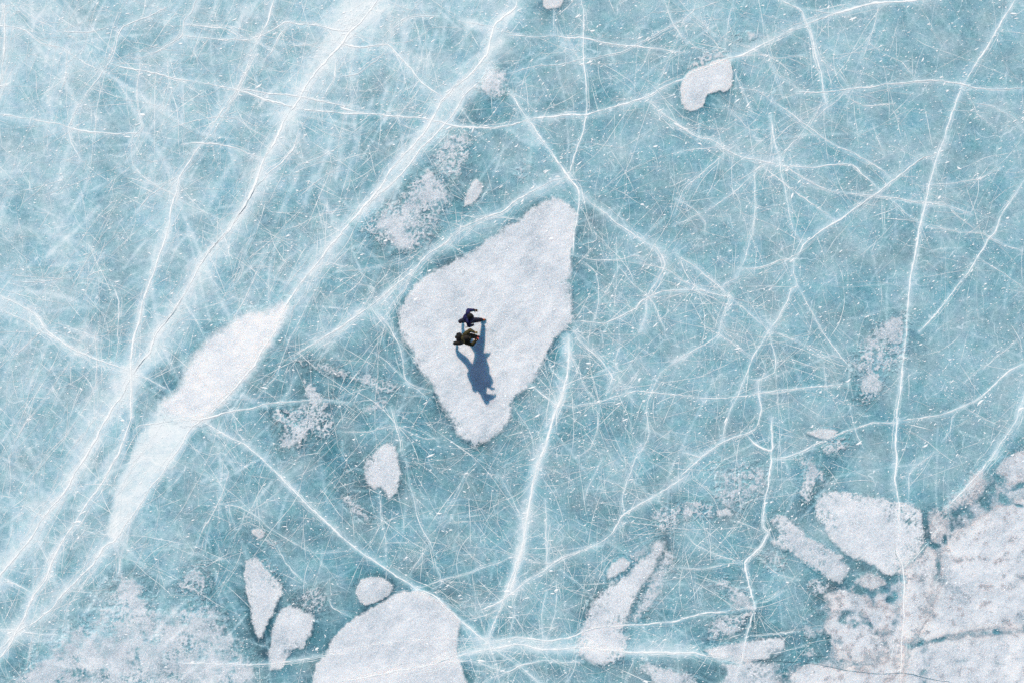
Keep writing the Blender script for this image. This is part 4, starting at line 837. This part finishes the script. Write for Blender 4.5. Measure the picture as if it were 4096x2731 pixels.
def person(label, spec):
    J = spec['J']; base = spec['base']; mats = spec['m']
    root = link('person', None, None, None, label, 'person', 'two people walking on the ice'); root.location = base
    fwd = Vector((math.cos(spec['yaw']), math.sin(spec['yaw']), 0)); sid = Vector((-fwd.y, fwd.x, 0))
    head = J['head']; yaw = spec['yaw']
    # one continuous body: head with face, neck, trunk, arms, legs
    bm = bmesh.new()
    ellipsoid(bm, head, (.098, .078, .118), (0, .25, yaw)); ellipsoid(bm, head + fwd * .045 - Vector((0, 0, .06)), (.055, .05, .06), (0, 0, yaw))
    capsule(bm, head + fwd * .095 + Vector((0, 0, .012)), .010, head + fwd * .115 - Vector((0, 0, .022)), .016)
    for sg in (-1, 1): ellipsoid(bm, head + sid * sg * .078, (.020, .012, .03), (0, 0, yaw))
    capsule(bm, head + fwd * .088 + sid * .03 + Vector((0, 0, .022)), .012, head + fwd * .088 - sid * .03 + Vector((0, 0, .022)), .012)
    chain(bm, [head - Vector((0, 0, .08)), J['neck'], J['chest']], [.055, .055, .12])
    for sg, nm in ((1, 'N'), (-1, 'S')):
        capsule(bm, J['chest'], .115, J['sh' + nm], .055); chain(bm, [J['sh' + nm], J['el' + nm], J['wr' + nm]], [.052, .042, .030]); capsule(bm, J['wr' + nm], .030, J['wr' + nm].lerp(J['ha' + nm], .5), .026)
        chain(bm, [J['pelvis'] + sid * sg * .05, J['hip' + nm], J['kn' + nm], J['an' + nm]], [.10, .085, .055, .042])
    capsule(bm, J['chest'], .12, J['belly'], .115); capsule(bm, J['belly'], .115, J['pelvis'], .12)
    link('body', fuse('body', bm, base, .012, 4), M_SKIN, root)
    for sg in (-1, 1):
        bm = bmesh.new(); ellipsoid(bm, head + fwd * .088 + sid * sg * .032 + Vector((0, 0, .002)), (.011, .014, .010)); link('eye', raw('eye', bm, base, True), M_EYE, root)
    bm = bmesh.new(); capsule(bm, head + fwd * .094 + sid * .02 - Vector((0, 0, .06)), .008, head + fwd * .094 - sid * .02 - Vector((0, 0, .06)), .008); link('mouth', raw('mouth', bm, base, True), M_LIP, root)
    # jacket
    bm = bmesh.new()
    for sg, nm in ((1, 'N'), (-1, 'S')):
        capsule(bm, J['chest'], .165, J['sh' + nm], .098); a_, e_, w_ = J['sh' + nm], J['el' + nm], J['wr' + nm]
        chain(bm, [a_, a_.lerp(e_, .5), e_, e_.lerp(w_, .5), w_], [.094, .088, .080, .072, .056])
        capsule(bm, J['pelvis'] + sid * sg * .07, .135, J['belly'] + sid * sg * .05, .14)
    chain(bm, [J['neck'] - Vector((0, 0, .03)), J['chest'], J['belly'], J['pelvis'] - Vector((0, 0, .06))], [.09, .172, .166, .165])
    for sg in (-1, 1): chain(bm, [J['chest'] + fwd * sg * .055, J['belly'] + fwd * sg * .06, J['pelvis'] + fwd * sg * .055 - Vector((0, 0, .04))], [.165, .165, .15])
    jk = link('jacket', fuse('jacket', bm, base, .011, 5, .011, 26, 5), mats['jacket'], root)
    for nm in 'NS':
        bm = bmesh.new(); d = (J['wr' + nm] - J['el' + nm]).normalized(); capsule(bm, J['wr' + nm] - d * .02, .055, J['wr' + nm] + d * .008, .054, 16, 3)
        link('cuff', raw('cuff', bm, base, True), mats['trim'], jk)
    # trousers
    bm = bmesh.new(); ellipsoid(bm, J['pelvis'] - Vector((0, 0, .03)), (.13, .165, .13), (0, 0, yaw))
    for sg, nm in ((1, 'N'), (-1, 'S')):
        h_, k_, a_ = J['hip' + nm], J['kn' + nm], J['an' + nm]
        if spec.get('quilt'):
            for A, B, ra, rb in ((h_, k_, .132, .108), (k_, a_ + Vector((0, 0, .03)), .108, .082)):
                nseg = 6
                for q in range(nseg): capsule(bm, A.lerp(B, q / nseg), (ra + (rb - ra) * q / nseg) * .90, A.lerp(B, (q + .5) / nseg), (ra + (rb - ra) * (q + .5) / nseg) * 1.06)
                capsule(bm, A, ra * .9, B, rb * .9)
        else:
            chain(bm, [h_, k_, a_ + Vector((0, 0, .03))], [.135, .112, .085])
    link('trousers', fuse('trousers', bm, base, .011, 3, .006, 30, 9), mats['trousers'], root)
    # hood drawn over the head, open in front
    bm = bmesh.new(); ellipsoid(bm, head - fwd * .015 + Vector((0, 0, .012)), (.128, .118, .140), (0, .15, yaw)); capsule(bm, head - fwd * .02 - Vector((0, 0, .06)), .105, J['neck'], .10)
    capsule(bm, head + fwd * .075 + Vector((0, 0, .085)), .030, head + fwd * .105 + Vector((0, 0, .07)), .022)
    me = fuse('hood', bm, base, .010, 4, .006, 30, 4)
    link('hood', me, mats['hood'], root)
    for sg, nm in ((1, 'N'), (-1, 'S')):
        glove(root, base, J['wr' + nm], J['ha' + nm], Vector((0, 0, 1)), sg if not spec.get('thumb_in') else -sg, mats['glove' + nm], mats.get('tips' + nm), spec['curl'][0 if nm == 'N' else 1])
        boot(root, base, J['an' + nm], J['he' + nm], J['to' + nm], mats['boot'], mats['lace'], None)
    return root, jk

GZ = float(ground_z(np.array([-1.9]), np.array([.8]))[0]) + 0.018     # crampon points bite the floe
def foot(hz, ht, tz, tt): return Z(*hz, GZ + ht), Z(*tz, GZ + tt)

# walker in the blue jacket
J = dict(head=Z(958, 515, 1.60), neck=Z(925, 530, 1.46), chest=Z(895, 545, 1.28), belly=Z(890, 575, 1.10), pelvis=Z(890, 605, .95),
         shN=Z(872, 420, 1.41), elN=Z(885, 325, 1.20), wrN=Z(1060, 318, 1.14), haN=Z(1180, 335, 1.10),
         shS=Z(898, 680, 1.41), elS=Z(905, 800, 1.18), wrS=Z(965, 812, 1.06), haS=Z(1050, 775, 1.02),
         hipN=Z(880, 580, .90), hipS=Z(900, 650, .90), knS=Z(1130, 632, .53), anS=Z(1300, 622, .15), knN=Z(740, 640, .52), anN=Z(625, 675, .27))
J['heS'], J['toS'] = foot((1275, 622), 0, (1435, 624), .0)
J['heN'], J['toN'] = foot((592, 690), .19, (690, 672), .0)
blue, blue_jacket = person('person in a navy blue jacket striding right, the upper of the two walkers', dict(J=J, base=Z(900, 620, GZ), yaw=0.05, quilt=True, curl=(.35, .6),
      m=dict(jacket=M_NAVY, trousers=M_NAVY2, hood=M_BLACK, trim=M_BLACK, gloveN=M_BLACK, gloveS=M_NAVY2, tipsN=M_PALE, boot=M_BLACK, lace=M_ORANGE)))
bm = bmesh.new(); q0 = Z(925, 770, 1.12); q1 = Z(870, 862, .98); capsule(bm, q0, .006, q1, .006, 6, 2); box(bm, Z(822, 857, .97), (.085, .03, .02), (0, 0, .05)); capsule(bm, q1, .006, Z(855, 857, .975), .006, 6, 2)
link('strap_end', raw('strap_end', bm, Z(900, 620, GZ)), M_BLACK, blue, label='loose black strap end swinging beside the elbow')
bm = bmesh.new(); capsule(bm, Z(868, 545, 1.66), .010, Z(882, 578, 1.655), .010, 8, 3); link('hood_toggle', raw('hood_toggle', bm, Z(900, 620, GZ), True), M_WHITE, blue)

# walker in olive, with the backpack
J = dict(head=Z(845, 1195, 1.57), neck=Z(825, 1200, 1.44), chest=Z(812, 1200, 1.27), belly=Z(805, 1200, 1.08), pelvis=Z(785, 1205, .93),
         shN=Z(800, 1065, 1.41), elN=Z(945, 945, 1.36), wrN=Z(1055, 1000, 1.44), haN=Z(1165, 1025, 1.47),
         shS=Z(830, 1330, 1.41), elS=Z(1010, 1395, 1.38), wrS=Z(1110, 1280, 1.46), haS=Z(1185, 1210, 1.50),
         hipN=Z(765, 1160, .88), hipS=Z(755, 1250, .88), knN=Z(985, 1125, .54), anN=Z(1130, 1150, .15), knS=Z(640, 1325, .51), anS=Z(470, 1350, .27))
J['heN'], J['toN'] = foot((1095, 1150), 0, (1240, 1147), .0)
J['heS'], J['toS'] = foot((400, 1355), .20, (505, 1345), .0)
olive, olive_jacket = person('person in an olive jacket with a black backpack, the lower of the two walkers', dict(J=J, base=Z(770, 1215, GZ), yaw=-0.06, curl=(.5, .8),
      m=dict(jacket=M_OLIVE, trousers=M_BROWN, hood=M_BROWN, trim=M_BROWN, gloveN=M_TAN, gloveS=M_BROWN, tipsS=M_RED, boot=M_BROWN, lace=M_RED)))
bm = bmesh.new(); box(bm, Z(890, 1360, 1.46), (.035, .05, .008), (0.2, .1, .4)); link('badge', raw('badge', bm, Z(770, 1215, GZ)), M_WHITE, olive_jacket)
# bright highlight on the raised heel, modelled as a small white capsule
bm = bmesh.new(); capsule(bm, Z(425, 1345, .33), .022, Z(440, 1345, .34), .022, 10, 3); link('heel_highlight', raw('heel_highlight', bm, Z(770, 1215, GZ), True), M_WHITE, olive)

# the backpack
pb = Z(600, 1165, .88); pk = link('backpack', None, None, None, "rounded black backpack on the olive-jacketed walker's back", 'backpack'); pk.location = pb
bm = bmesh.new(); c = Z(595, 1160, 1.12); ry = -0.12
for sy in (-.09, .09):
    for sz in (-.18, .16): ellipsoid(bm, c + Vector((0, sy, sz)), (.105, .085, .10))
capsule(bm, c + Vector((0, 0, -.16)), .125, c + Vector((0, 0, .17)), .115); capsule(bm, c + Vector((0, -.09, -.16)), .10, c + Vector((0, -.09, .16)), .09); capsule(bm, c + Vector((0, .09, -.16)), .10, c + Vector((0, .09, .16)), .09)
link('pack_body', fuse('pack_body', bm, pb, .012, 5, .006, 22, 3), M_BLACK, pk)
bm = bmesh.new(); ellipsoid(bm, c + Vector((0, 0, .22)), (.11, .15, .05)); link('lid', raw('lid', bm, pb, True), M_BLACK, pk)
bm = bmesh.new(); capsule(bm, c + Vector((-.11, 0, -.14)), .07, c + Vector((-.10, 0, .02)), .055); link('pocket', raw('pocket', bm, pb, True), M_BLACK, pk)
for sg, sh in ((1, 'shN'), (-1, 'shS')):
    bm = bmesh.new(); top = J['chest'].lerp(J[sh], .55) + Vector((0, 0, .09))
    capsule(bm, c + Vector((.06, sg * .08, .18)), .018, top, .02, 8, 2); capsule(bm, top, .02, J['chest'].lerp(J[sh], .5) + Vector((.155, 0, -.05)), .02, 8, 2); capsule(bm, J['chest'].lerp(J[sh], .5) + Vector((.155, 0, -.05)), .018, c + Vector((.1, sg * .15, -.15)), .016, 8, 2)
    link('shoulder_strap', raw('shoulder_strap', bm, pb, True), M_BLACK, pk)
bm = bmesh.new(); capsule(bm, Z(565, 1030, 1.20), .009, Z(592, 1068, 1.16), .009, 8, 2); link('loose_strap', raw('loose_strap', bm, pb, True), M_BLACK, pk)
bm = bmesh.new(); capsule(bm, Z(512, 1195, 1.2), .007, Z(545, 1270, 1.2), .007, 8, 2); link('piping', raw('piping', bm, pb, True), M_WHITE, pk)
